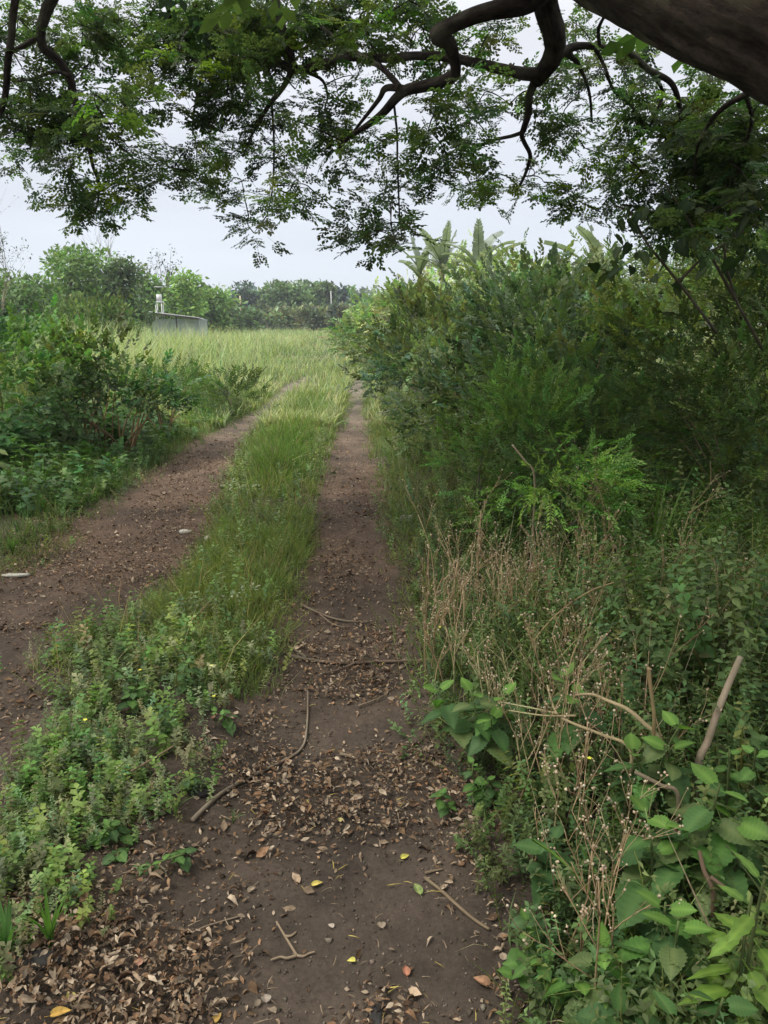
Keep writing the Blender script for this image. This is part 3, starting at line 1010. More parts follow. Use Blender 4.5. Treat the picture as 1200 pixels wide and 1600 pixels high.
# ------------------------------------------------------------------ far trees
def tree(name, label, c, r, h, base, n, leaf, trunk=.12, group=None, seed=0, lo=.25, trunk_t=(1, 1, 1), sparse=False):
    rs = np.random.default_rng(3000 + seed)
    t = thing(name, label, 'tree', (c[0], c[1], 0), group)
    C0 = np.array([c[0], c[1], 0.0])
    nc = 9 if sparse else 34
    th = rs.uniform(0, 2 * np.pi, nc); f = rs.random(nc)
    zz = lo + (.93 - lo) * f
    prof = np.sqrt(np.clip(1 - ((zz - .55) / .55) ** 2, .08, 1))
    rad = prof * r * (.15 + .7 * rs.random(nc))
    cc = C0 + np.stack([np.cos(th) * rad, np.sin(th) * rad, zz * h], -1)
    cr_ = r * rs.uniform(.3, .5, nc) * (.6 if sparse else 1)
    ci = rs.integers(0, nc, n)
    d = rs.normal(size=(n, 3)); d /= np.linalg.norm(d, axis=1)[:, None]
    rr = rs.random(n) ** .3
    P = cc[ci] + d * (cr_[ci] * rr)[:, None] * np.array([1.1, 1.1, .75])
    P += rs.normal(0, .03 * r, (n, 3))
    P[:, 2] = np.maximum(P[:, 2], .1)
    Rm = frames(d + rs.normal(0, .6, (n, 3)), np.array([0, 0, 1.0]) + rs.normal(0, .5, (n, 3)))
    cl = (1 + .22 * rs.normal(size=nc)).clip(.55, 1.6)
    T_ = tints(n, np.array(base) * 1.55, .2, .08, rs) * cl[ci][:, None]
    s = Soup()
    s.scatter(leaf2(.6), P, Rm, leaf * rs.uniform(.5, 1.3, n), T_.clip(.01, .5))
    s.build('crown', M_far, parent=t, kind='stuff')
    s = Soup()
    top = C0 + np.array([rs.normal(0, .08 * r), 0, h * .7])
    tt = np.linspace(0, 1, 8)[:, None]
    P_ = C0 * (1 - tt) + top * tt + np.concatenate([rs.normal(0, .02 * h, (8, 2)), np.zeros((8, 1))], 1) * tt
    P_[0, 2] = -.2
    s.tube(P_, np.linspace(trunk, trunk * .4, 8), 7, trunk_t)
    for q in range(7):
        j = rs.integers(0, nc)
        a_ = P_[3 + q % 4]
        m_ = (a_ + cc[j]) / 2 + np.array([0, 0, .06 * h])
        PP = (1 - tt) ** 2 * a_ + 2 * tt * (1 - tt) * m_ + tt ** 2 * cc[j]
        s.tube(PP, np.linspace(trunk * .45, trunk * .12, 8), 5, trunk_t)
    s.build('trunk', M_stem, parent=t, smooth=True)
    return t


def tree_px(name, label, u, vtop, Y, hw, base, n, seed, leaf=None, **k):
    top = A(u, vtop, Y)
    r = hw / F * Y * CP
    tree(name, label, (top[0], Y), r, top[2] * 1.02, base, n, leaf or max(.16, Y * .0062), seed=seed, **k)


TG = 'trees along the far side of the meadow'
FT = [
    (112, 384, 36, 82, (.085, .135, .045), 7000, 'broad rounded mid-green tree above the left bushes'),
    (15, 436, 34, 62, (.075, .12, .045), 4500, 'lower green tree at the left edge beside the broad rounded one'),
    (186, 408, 35, 42, (.06, .085, .045), 3600, 'narrow dark grey-green tree right of the broad rounded one'),
    (232, 436, 52, 32, (.10, .16, .05), 2200, 'yellow-green tree just left of the white tank'),
    (280, 430, 56, 42, (.12, .19, .05), 2600, 'pale yellow-green tree behind the shed'),
    (328, 455, 60, 40, (.10, .16, .05), 2200, 'low light green tree right of the shed'),
    (322, 449, 95, 12, (.045, .07, .055), 900, 'small dark pointed tree showing over the light green ones'),
    (384, 444, 95, 30, (.045, .065, .055), 2200, 'dark blue-green tree with a pale bare stem in front'),
    (412, 460, 100, 14, (.05, .07, .055), 1000, 'small dark tree beside the blue-green one'),
    (350, 476, 70, 30, (.08, .12, .05), 1800, 'low olive tree at the foot of the dark blue-green one'),
    (448, 445, 90, 40, (.08, .12, .055), 2400, 'mid-green tree near the middle of the far tree line'),
    (484, 442, 95, 32, (.075, .115, .055), 1800, 'mid-green tree left of the thin white trunk'),
    (512, 442, 92, 22, (.09, .125, .065), 1500, 'airy tree with a thin white trunk'),
    (540, 450, 105, 24, (.045, .065, .06), 1200, 'dark tree at the right end of the far tree line'),
    (556, 464, 100, 14, (.05, .075, .06), 900, 'dark tree half hidden by the right hedge'),
    (560, 478, 45, 22, (.11, .17, .06), 1300, 'light green tree beside the hedge end'),
]
for i, (u, vt, Y, hw, tn, n_, lb) in enumerate(FT):
    tree_px('tree', lb, u, vt, Y, hw, tn, n_, i, group=TG, trunk_t=(2.2, 2.1, 1.9) if i == 12 else (1, 1, 1), sparse=(i == 12))
for i, (u, vt, Y, hw, tn, n_, lb) in enumerate([
        (493, 487, 75, 27, (.17, .20, .12), 1800, 'low rounded grey-green bush at the end of the meadow'),
        (536, 484, 72, 22, (.14, .16, .11), 1500, 'low grey bush behind the fence post at the meadow end'),
        (420, 488, 80, 40, (.13, .16, .09), 1800, 'long low bush under the far tree line'),
        (370, 490, 72, 30, (.12, .18, .08), 1200, 'low green bush right of the shed'),
        (150, 482, 30, 60, (.09, .14, .045), 2600, 'low hedge-like bush behind the left thicket')]):
    o = None
    top = A(u, vt, Y)
    bush('meadow_bush', lb, 'bush', (top[0], Y), hw / F * Y, top[2] * 1.05, [leaf2(.6)], tn, n_, max(.2, Y * .006), stems=3, group='bushes at the end of the meadow', seed=200 + i, mat=M_far, stem_r=.04)

# distant wood closing the horizon
s = Soup()
n = 26000
th = rng.uniform(-1.0, 1.0, n)
dist = rng.uniform(150, 230, n)
x = np.sin(th) * dist; y = np.cos(th) * dist
hmax = 4.0 + 5.0 * fbm(th * 18, th * 0, 0, 3)
z = rng.random(n) ** .8 * hmax
s.scatter(leaf2(.9), np.stack([x, y, z], -1), frames(rdir(n), np.array([0, 0, 1.0]) + rng.normal(0, .5, (n, 3))), rng.uniform(1.0, 2.4, n),
          tints(n, (.10, .13, .09), .25, .06) * (.7 + .6 * fbm(x * .08, y * .08, z * .15))[:, None])
tag(s.build('distant_wood', M_far, kind='stuff'), 'hazy dark line of distant woodland closing the horizon', 'wood')


# bare thin trees on the left skyline
def bare_tree(label, u, vb, vt, Y, spread, seed, leafy=0):
    rs = random.Random(seed)
    base = A(u, vb, Y); base[2] = 0
    H = A(u, vt, Y)[2]
    t = thing('thin_tree', label, 'tree', base)
    s = Soup(); tips = []
    def br(p, d, l, r, lev):
        q = [p]
        for k in range(4):
            d = d + np.array([rs.gauss(0, .13), rs.gauss(0, .13), .04]); d /= np.linalg.norm(d)
            q.append(q[-1] + d * l / 4)
        s.tube(np.array(q), np.linspace(r, r * .45, 5), 4, (1.5, 1.5, 1.5))
        tips.extend(q[2:])
        if lev > 0:
            for k in range(3):
                dd = d + np.array([rs.gauss(0, spread), rs.gauss(0, spread), rs.uniform(0, .5)]); dd /= np.linalg.norm(dd)
                br(q[rs.choice((2, 3, 4))], dd, l * rs.uniform(.5, .8), r * .5, lev - 1)
    br(base, np.array([0, 0, 1.0]), H * .55, .06 * Y / 40, 4)
    s.build('trunk', M_stem, parent=t, smooth=True)
    if leafy:
        T = np.array(tips)
        T = T[rng.integers(0, len(T), leafy)] + rng.normal(0, .01 * Y / 4, (leafy, 3))
        s = Soup(); s.scatter(leaf2(.5), T, frames(rdir(leafy), np.tile([0, 0, 1.0], (leafy, 1))), rng.uniform(.7, 1.2, leafy) * Y * .004, tints(leafy, (.05, .07, .045)))
        s.build('crown', M_far, parent=t, kind='stuff')


bare_tree('wispy nearly bare tree rising over the dark grey-green tree on the left', 175, 515, 382, 36, .4, 1)
bare_tree('slender sparse tree on the skyline above the white tank', 238, 515, 405, 55, .22, 2, 260)
bare_tree('thin tree with drooping dark leaves at the left edge of the skyline', 12, 600, 362, 16, .55, 3, 420)

# ------------------------------------------------------------------ banana plants
M_ban = leaf_mat('banana_leaf', transl=.3, rough=.45, spec=.4, scale=3)


def banana_leaf_mesh(seed, L_=2.0, w=.5, droop=.6):
    rs = random.Random(seed)
    s = Soup()
    n = 22
    def mid(f):
        a = f * droop
        return np.array([0, L_ * (math.sin(a) / droop), L_ * ((math.cos(a) - 1) / droop)]) if False else np.array([0, L_ * math.sin(a) / max(droop, .01), -L_ * (1 - math.cos(a)) / max(droop, .01)])
    for sd in (-1, 1):
        V, Fc = [], []
        off = 0
        tear = 0
        for k in range(n):
            f0, f1 = k / n, (k + 1) / n
            if rs.random() < .2:
                tear = rs.uniform(-.3, .04)
            wv = w * math.sin(math.pi * (.08 + .9 * (f0 + f1) / 2)) ** .6 * .5 * rs.uniform(.85, 1.05)
            a, b = mid(f0), mid(f1)
            g = .008 if rs.random() < .3 else -.004
            V += [a, b, b + np.array([sd * wv, .06 - g, tear * .6 + .06]), a + np.array([sd * wv, .06 + g, tear * .6 + .06])]
            Fc += [[off, off + 1, off + 2, off + 3] if sd > 0 else [off + 3, off + 2, off + 1, off]]
            off += 4
        s.raw(np.array(V), np.array(Fc).ravel(), np.full(len(Fc), 4), np.array([.19, .22, .18]))
    P = np.array([mid(f) for f in np.linspace(-.12, 1, 12)])
    s.tube(P, np.linspace(.03, .006, 12), 5, (.17, .22, .10))
    return s.mesh('banana_leaf', M_ban)


BM = [banana_leaf_mesh(i, 2.0, .46, d) for i, d in enumerate((.35, .7, 1.1, 1.5))]


def banana(label, loc, h, n, seed, scale=1.0, lean=0.0):
    h = h + .02
    rs = random.Random(seed)
    t = thing('banana_plant', label, 'banana plant', loc, 'banana plants behind the hedge')
    s = Soup()
    P = np.array([[lean * f * .3, 0, h * f] for f in np.linspace(0, 1, 8)]) + np.array(loc)
    s.tube(P, np.linspace(.14, .07, 8) * scale, 10, (1.6, 1.9, 1.0), ridge=.1)
    s.build('pseudostem', M_stem, parent=t, smooth=True)
    for k in range(n):
        o = bpy.data.objects.new('leaf', BM[rs.randrange(4)])
        col.objects.link(o)
        o.parent = t
        o.location = (lean * .3, 0, h * rs.uniform(.9, 1.0))
        el = rs.uniform(30, 85)
        o.rotation_euler = (R_(el), 0, 2 * math.pi * (k + rs.uniform(-.3, .3)) / n)
        o.rotation_mode = 'ZXY'
        o.rotation_mode = 'XYZ'
        sc = scale * rs.uniform(.75, 1.1)
        o.scale = (sc, sc, sc)


banana('tall banana plant with torn upright leaves at the left of the clump over the hedge', tuple(A(690, 500, 19) * [1, 1, 0]), 2.75, 10, 1, .62)
banana('banana plant with the single tall blade leaf at the right of the clump', tuple(A(745, 500, 18) * [1, 1, 0]), 2.6, 9, 2, .68)
banana('smaller banana plant in the left part of the clump against the sky', tuple(A(655, 500, 20) * [1, 1, 0]), 2.7, 8, 3, .6)
banana('lone grey-green banana plant behind the right part of the hedge', tuple(A(935, 500, 15) * [1, 1, 0]), 2.35, 9, 4, .62)

# ------------------------------------------------------------------ the big rain tree overhead
BRANCH = [
    # (points (u, v, thickness px), start depth Y, end depth Y, sides)
    ([(905, -110, 70), (880, -50, 56), (850, 0, 46), (868, 40, 42), (872, 70, 40), (860, 95, 38), (845, 116, 30), (838, 128, 20)], 4.3, 4.9, 14),
    ([(845, 116, 26), (800, 112, 21), (760, 103, 18), (712, 92, 16), (660, 88, 15), (615, 90, 15), (560, 88, 14), (530, 90, 15), (500, 103, 14), (460, 108, 14), (430, 98, 14), (400, 108, 12), (360, 118, 10), (330, 130, 7)], 4.8, 6.2, 9),
    ([(890, -80, 60), (850, -20, 46), (820, 5, 40), (760, 18, 33), (715, 35, 31), (685, 52, 33), (700, 66, 29), (708, 88, 25), (712, 112, 22), (704, 128, 14)], 4.2, 4.6, 12),
    ([(712, 116, 22), (680, 130, 22), (640, 138, 20), (620, 152, 17), (600, 175, 14), (575, 195, 11), (545, 215, 7), (530, 232, 4)], 4.6, 5.1, 9),
    ([(632, 138, 14), (603, 138, 12), (592, 155, 9), (565, 190, 6), (548, 212, 3)], 4.75, 5.1, 7),
    ([(625, 136, 12), (600, 110, 10), (575, 92, 9), (540, 70, 7), (500, 40, 6)], 4.75, 5.6, 7),
    ([(838, 122, 17), (828, 150, 13), (826, 175, 12), (818, 200, 11), (815, 215, 9), (828, 240, 8), (825, 260, 6), (815, 285, 5), (805, 300, 3)], 4.9, 5.3, 8),
    ([(815, 208, 8), (800, 213, 7), (775, 218, 6), (755, 225, 5), (735, 232, 3)], 5.1, 5.4, 6),
    ([(860, 98, 22), (885, 78, 15), (910, 72, 12), (945, 76, 12), (985, 85, 11), (1010, 105, 11), (1045, 125, 10), (1058, 150, 9), (1063, 185, 7), (1062, 220, 5), (1055, 260, 3)], 4.9, 5.4, 8),
    ([(930, 75, 8), (945, 105, 6), (958, 140, 6), (980, 160, 5), (1000, 185, 4), (1015, 215, 3)], 5.0, 5.5, 6),
    ([(938, 74, 7), (935, 45, 6), (950, 15, 5), (960, -20, 5)], 5.0, 4.6, 6),
    ([(425, -50, 16), (432, 10, 15), (445, 55, 14), (457, 90, 13), (455, 112, 11), (440, 140, 9), (422, 162, 8), (405, 190, 6), (392, 215, 4), (380, 245, 3)], 5.6, 6.0, 8),
    ([(95, -60, 22), (85, -10, 20), (72, 20, 18), (64, 50, 16), (68, 75, 15), (90, 95, 15), (108, 118, 14), (115, 150, 13), (125, 185, 10), (135, 215, 8), (145, 260, 6), (155, 290, 5), (152, 320, 3)], 5.0, 5.4, 9),
    ([(32, -60, 15), (25, -10, 14), (18, 40, 13), (14, 90, 13), (10, 140, 12), (0, 175, 10), (-20, 200, 8)], 4.9, 5.2, 8),
    ([(66, 52, 10), (40, 70, 9), (20, 80, 7)], 5.1, 5.1, 6),
    ([(108, 118, 8), (85, 112, 6), (55, 122, 5), (20, 128, 4)], 5.1, 5.4, 6),
    ([(615, 160, 5), (620, 200, 5), (621, 250, 4), (622, 290, 4), (625, 340, 3), (628, 375, 2)], 4.9, 5.1, 6),
    ([(425, 162, 5), (428, 220, 4), (426, 290, 3), (418, 335, 2)], 5.8, 5.8, 5),
    ([(1200, 118, 22), (1165, 148, 13), (1135, 165, 10), (1110, 190, 7), (1090, 230, 5), (1085, 280, 3)], 4.0, 4.8, 8),
    ([(870, 75, 12), (900, 95, 9), (920, 140, 6), (925, 190, 4)], 4.9, 5.3, 6),
    ([(1010, 105, 7), (1035, 140, 6), (1025, 175, 5), (1010, 210, 3)], 5.2, 5.5, 5),
    ([(1165, 148, 9), (1175, 190, 7), (1160, 240, 5), (1150, 300, 3)], 4.4, 4.9, 6),
    ([(457, 108, 7), (500, 122, 6), (512, 150, 4), (508, 165, 3)], 5.9, 5.9, 5),
    ([(250, -40, 9), (262, 20, 8), (270, 60, 6), (255, 110, 4)], 6.0, 6.3, 6),
    ([(445, 55, 8), (380, 60, 7), (330, 90, 6), (310, 140, 4), (300, 200, 3)], 5.8, 6.2, 6),
]
rain = thing('rain_tree', 'huge shade tree whose dark limbs and leafy twigs hang across the top', 'tree', (2.45, 1.7, 0))
bpts = []
for q, (pl, ya, yb, sides) in enumerate(BRANCH):
    pl = np.array(pl, float)
    n = len(pl)
    t_ = np.linspace(0, 1, n)
    Ys = ya + (yb - ya) * t_
    W = np.array([A(pl[i, 0], pl[i, 1], Ys[i]) for i in range(n)])
    Rr = pl[:, 2] / 2 / F * Ys * (.8 if pl[0, 2] < 30 else .72)
    # smooth resample
    tt = np.linspace(0, n - 1, (n - 1) * 5 + 1)
    k0 = np.clip(tt.astype(int), 0, n - 2); f = (tt - k0)[:, None]
    p0, p1, p2, p3 = W[np.clip(k0 - 1, 0, n - 1)], W[k0], W[k0 + 1], W[np.clip(k0 + 2, 0, n - 1)]
    S_ = .5 * ((2 * p1) + (-p0 + p2) * f + (2 * p0 - 5 * p1 + 4 * p2 - p3) * f ** 2 + (-p0 + 3 * p1 - 3 * p2 + p3) * f ** 3)
    rS = np.interp(tt, np.arange(n), Rr)
    S_ = S_ + (fbm(S_ * 5 if False else S_[:, :1] * 6, S_[:, 1:2] * 6, S_[:, 2:] * 6) - .5) * rS[:, None] * 1.3
    s = Soup(); s.tube(S_, rS, sides, (.8, .8, .85), ridge=.28, seed=q * 3.1)
    s.build('branch', M_bark, parent=rain, smooth=True)
    bpts.append(S_)
# the great limb and trunk at upper right (trunk stands out of frame)
Pl = np.array([[2.75, 1.6, -.3], [2.65, 1.65, .6], [2.35, 1.8, 1.35], list(A(1540, 150, 2.1)), list(A(1390, 15, 2.3)), list(A(1220, -42, 2.6)), list(A(1080, -86, 3.0)), list(A(960, -118, 3.5)), list(A(850, -165, 4.0)), list(A(700, -210, 4.6)), list(A(480, -220, 5.4)), list(A(200, -220, 6.2)), list(A(-100, -220, 6.8))])
rl = np.array([.62, .50, .42, .36, .31, .285, .285, .28, .24, .17, .12, .09, .05])
nn_ = len(Pl)
tt = np.linspace(0, nn_ - 1, (nn_ - 1) * 22 + 1)
k0 = np.clip(tt.astype(int), 0, nn_ - 2); f = (tt - k0)[:, None]
p0, p1, p2, p3 = Pl[np.clip(k0 - 1, 0, nn_ - 1)], Pl[k0], Pl[k0 + 1], Pl[np.clip(k0 + 2, 0, nn_ - 1)]
LS = .5 * ((2 * p1) + (-p0 + p2) * f + (2 * p0 - 5 * p1 + 4 * p2 - p3) * f ** 2 + (-p0 + 3 * p1 - 3 * p2 + p3) * f ** 3)
s = Soup(); s.tube(LS, np.interp(tt, np.arange(nn_), rl), 110, (1.1, 1.05, 1), ridge=.2, seed=2.)
s.build('trunk', M_bark, parent=rain, smooth=True)
bpts.append(LS[110:])
# further limbs above the frame that carry the rest of the crown
for q, (a_, b_, r_) in enumerate([((2.2, 1.9, 1.6), (1.0, -2.5, 5.0), .2), ((2.3, 1.8, 1.2), (6.5, 4.5, 5.0), .25), (tuple(Pl[8]), (.8, 9.5, 6.6), .14), (tuple(Pl[5]), (6.5, 8.0, 6.2), .16),
                                  (tuple(Pl[9]), (-3.5, 9.8, 6.6), .1), (tuple(Pl[7]), (-3.5, 1.0, 5.2), .15), (tuple(Pl[10]), (-4.2, 4.2, 4.9), .09)]):
    a_, b_ = np.array(a_), np.array(b_)
    m_ = (a_ + b_) / 2 + np.array([0, 0, .9])
    t_ = np.linspace(0, 1, 16)[:, None]
    PP = (1 - t_) ** 2 * a_ + 2 * t_ * (1 - t_) * m_ + t_ ** 2 * b_
    s = Soup(); s.tube(PP, np.linspace(r_, r_ * .25, 16), 9, (.8, .8, .85), ridge=.2, seed=q + 40.)
    s.build('branch', M_bark, parent=rain, smooth=True)
    bpts.append(PP)

# leafy masses: (u, v, ru, rv, amount, depth)
FB = [(40, 50, 60, 50, .8, 5.4), (110, 30, 60, 40, .8, 5.4), (60, 180, 75, 40, 1.5, 5.5), (150, 185, 60, 38, 1.4, 5.3), (30, 225, 45, 22, .9, 5.6), (195, 235, 35, 22, 1.1, 5.3),
      (165, 275, 55, 16, .5, 5.2), (100, 262, 45, 16, .55, 5.3), (120, 312, 25, 9, .7, 5.3), (190, 305, 20, 12, .9, 5.3), (142, 333, 34, 10, .9, 5.3), (240, 275, 42, 16, .9, 5.3), (285, 268, 28, 12, .9, 5.4),
      (60, 120, 60, 25, .5, 5.6), (170, 130, 40, 16, .6, 5.5), (150, 60, 50, 30, 1.1, 5.8), (90, 205, 60, 25, 1.1, 5.4), (30, 140, 40, 30, .8, 5.6),
      (240, 35, 85, 42, 1.5, 6.2), (350, 45, 95, 55, 1.8, 6.2), (225, 88, 60, 25, 1.2, 6.1), (340, 125, 85, 40, 1.5, 6.2), (390, 175, 55, 26, 1.2, 6.1), (340, 225, 45, 30, 1.5, 6.0), (305, 285, 30, 20, 1.3, 6.0),
      (370, 290, 30, 28, 1.0, 6.0), (398, 345, 22, 22, 1.1, 6.0), (285, 155, 36, 18, 1.0, 6.1), (430, 235, 36, 20, .8, 5.9), (430, 300, 20, 20, .5, 5.9), (400, 75, 60, 50, 1.3, 6.1),
      (470, 45, 75, 42, 1.4, 5.8), (560, 35, 75, 38, 1.3, 5.6), (650, 22, 55, 26, 1.2, 5.3), (500, 170, 60, 40, .7, 5.7), (545, 250, 42, 18, 1.0, 5.4), (470, 285, 30, 14, 1.0, 5.7), (520, 210, 40, 24, .8, 5.5),
      (600, 330, 30, 36, .9, 5.1), (595, 372, 40, 16, .9, 5.1), (567, 350, 16, 14, .9, 5.1), (604, 215, 14, 14, .7, 5.1), (620, 270, 14, 20, .5, 5.1),
      (690, 170, 45, 30, 1.0, 5.3), (665, 225, 24, 20, .8, 5.3), (725, 225, 42, 24, 1.0, 5.4), (765, 155, 45, 32, 1.0, 5.4), (680, 265, 20, 8, .7, 5.3), (740, 295, 38, 12, 1.0, 5.4), (790, 275, 40, 12, 1.0, 5.4), (830, 285, 24, 10, 1.0, 5.4),
      (600, 60, 80, 20, .9, 5.6), (690, 100, 50, 12, .6, 5.6), (780, 60, 40, 30, .7, 5.6), (740, 70, 30, 20, .7, 5.6), (560, 130, 40, 30, .5, 5.8),
      (865, 140, 50, 24, 1.1, 5.4), (900, 105, 40, 20, 1.0, 5.4), (885, 40, 26, 22, .8, 5.6), (950, 100, 36, 16, 1.0, 5.4), (960, 140, 50, 24, 1.0, 5.5), (900, 200, 36, 18, .9, 5.5), (850, 205, 30, 22, .6, 5.4),
      (935, 245, 40, 24, 1.0, 5.4), (1000, 195, 50, 36, 1.1, 5.5), (1050, 165, 60, 40, 1.2, 5.5), (1100, 225, 75, 48, 2.2, 5.3), (1150, 300, 60, 50, 1.6, 5.2), (1080, 350, 70, 30, 1.3, 5.6), (1180, 180, 40, 30, 1.6, 5.2), (1010, 270, 58, 30, 1.3, 5.4), (1100, 300, 80, 40, 1.4, 5.2), (1170, 240, 50, 60, 1.4, 5.0),
      (1150, 180, 50, 30, 1.3, 5.0), (965, 325, 36, 16, 1.1, 5.3), (882, 312, 24, 8, 1.0, 5.3), (1050, 340, 50, 22, 1.1, 5.2), (1010, 70, 40, 18, .7, 5.8), (1100, 120, 40, 12, .6, 5.6), (1180, 330, 40, 30, 1.1, 5.0)]
cl_c, cl_n = [], []
for (u, v, ru, rv, am, dY) in FB:
    nclu = max(3, int(ru * rv * am / 225))
    for _ in range(nclu):
        a = random.uniform(0, 2 * math.pi); r = math.sqrt(random.random())
        p = A(u + math.cos(a) * r * ru, v + math.sin(a) * r * rv, dY + .12 + random.gauss(0, .4))
        cl_c.append(p)
cl_c = np.array(cl_c)
B_all = np.concatenate(bpts)
# twigs joining every cluster to the nearest wood (Prim order)
d0 = np.sqrt(((cl_c[:, None] - B_all[None]) ** 2).sum(-1))
near = d0.min(1); src = B_all[d0.argmin(1)]
done = np.zeros(len(cl_c), bool)
s = Soup()
for _ in range(len(cl_c)):
    i = int(np.argmin(np.where(done, 1e9, near)))
    done[i] = True
    a_, b_ = src[i], cl_c[i]
    m_ = (a_ + b_) / 2 + rng.normal(0, .10, 3) * max(.3, near[i]) + np.array([0, 0, .04])
    t_ = np.linspace(0, 1, 5)[:, None]
    PP = (1 - t_) ** 2 * a_ + 2 * t_ * (1 - t_) * m_ + t_ ** 2 * b_
    s.tube(PP, np.linspace(.0055, .0025, 5), 3, (.7, .7, .7), cap=False)
    dn = np.sqrt(((cl_c - b_) ** 2).sum(-1)) * 1.15
    up_ = (dn < near) & ~done
    near[up_] = dn[up_]; src[up_] = b_
s.build('twigs', M_bark, parent=rain, kind='stuff')
# leaf sprays
NS = 8
P = np.repeat(cl_c, NS, 0)
n = len(P)
d = rdir(n) * np.array([1, 1, .45]) + np.array([0, 0, -.12])
d /= np.linalg.norm(d, axis=1)[:, None]
P = P + rng.normal(0, .055, (n, 3))
ctint = np.repeat((1 + .3 * rng.normal(size=(len(cl_c), 1))).clip(.5, 1.8), NS, 0)
T_ = tints(n, (.075, .115, .045), .18, .12) * ctint
yl = np.repeat(rng.random(len(cl_c)) < .10, NS, 0)
T_[yl] *= np.array([2.0, 1.9, .9])
Rm = frames(d, np.array([0, 0, 1.0]) + rng.normal(0, .35, (n, 3)))
s = Soup(); k = rng.integers(0, 5, n)
for i in range(5):
    m = k == i
    s.scatter(FANS[i], P[m], Rm[m], rng.uniform(.085, .155, m.sum()), T_[m].clip(.008, .4))
s.build('foliage', M_canopy, parent=rain, kind='stuff')
# the rest of the crown, above the field of view
n = 6000
P = np.stack([rng.uniform(-7.5, 8, n), rng.uniform(-6, 11.5, n), rng.uniform(3.2, 7.2, n)], -1)
cv = fbm(P[:, 0] * .8, P[:, 1] * .8, P[:, 2] * .8)
u, v, dep = proj(P)
k = ((dep < .3) | (v < -90)) & (cv > .42) & (P[:, 2] < 6.8 - .02 * ((P[:, 0] - .5) ** 2 + (P[:, 1] - 2) ** 2))
P = P[k]; n = len(P)
s = Soup()
bigf = fan(rr_, 3, 5)
s.scatter(bigf, P, frames(rdir(n) * np.array([1, 1, .4]), np.array([0, 0, 1.0]) + rng.normal(0, .3, (n, 3))), rng.uniform(.35, .6, n), tints(n, (.055, .09, .03)))
s.build('foliage', M_canopy, parent=rain, kind='stuff')

# broad-leaved climber hanging at the right under the tree
def leaf_mesh(name, n=7, w=.72, serr=.03, droop=.25, fold=.14, tint=(.06, .14, .035), seed=0, cordate=True, mat=None):
    rs = random.Random(seed)
    V, Fc, S = [], [], []
    def width(f):
        return w * .5 * (math.sin(math.pi * min(1, f * .92 + .1)) ** .75) * (1.25 - .55 * f)
    for k in range(n + 1):
        f = k / n
        z = -droop * f * f
        wv = width(f) if k < n else 0.0
        jag = 1 + (serr * 4 * (1 if k % 2 else -1))
        wv *= jag
        V += [[-wv, f - (.06 if k == 0 and cordate else 0), z + fold * wv], [-wv * .5, f + .03, z + fold * wv * .2 + .012], [0, f, z], [wv * .5, f + .03, z + fold * wv * .2 + .012], [wv, f - (.06 if k == 0 and cordate else 0), z + fold * wv]]
        vn = 1.08 if k % 2 else .95
        S += [[.92 * vn] * 3, [vn] * 3, [1.5, 1.35, 1.4], [vn] * 3, [.92 * vn] * 3]
    for k in range(n):
        a, b = k * 5, (k + 1) * 5
        for j in range(4):
            Fc.append([a + j, a + j + 1, b + j + 1, b + j])
    s = Soup()
    s.raw(np.array(V), np.array(Fc).ravel(), np.full(len(Fc), 4), np.array(S) * np.array(tint))
    # petiole
    s.tube(np.array([[0, -.28, .05], [0, -.12, .01], [0, 0, 0]]), .012, 4, np.array(tint) * 1.3)
    return s.mesh(name, mat or M_leaf, smooth=True)


LMG = [leaf_mesh('leaf', n=16, serr=.018, tint=t_, seed=i, droop=d_) for i, (t_, d_) in enumerate([((.08, .165, .048), .2), ((.062, .13, .042), .35), ((.12, .17, .06), .28), ((.085, .19, .04), .5), ((.13, .25, .05), .12)])]
LMD = [leaf_mesh('leaf', tint=(.03, .055, .022), seed=9, droop=.4), leaf_mesh('leaf', tint=(.06, .09, .035), seed=8, droop=.2, w=.6)]
LMY = [leaf_mesh('leaf', tint=(.14, .24, .04), seed=3, droop=.2, w=.36, cordate=False), leaf_mesh('leaf', tint=(.11, .20, .04), seed=4, droop=.35, w=.34, cordate=False)]
LMO = [leaf_mesh('leaf', n=5, tint=t_, seed=i, droop=d_, w=.8, serr=.02) for i, (t_, d_) in enumerate([((.09, .18, .045), .2), ((.07, .14, .045), .35), ((.11, .22, .05), .1)])]


def place_leaf(t, mesh, pos, d, up, size):
    o = bpy.data.objects.new('leaf', mesh)
    col.objects.link(o)
    o.parent = t
    Rm = frames(np.array(d, float), np.array(up, float))
    M = Matrix([[Rm[i, j] * size for j in range(3)] + [float(pos[i]) - t.location[i]] for i in range(3)] + [[0, 0, 0, 1]])
    o.matrix_basis = M
    return o


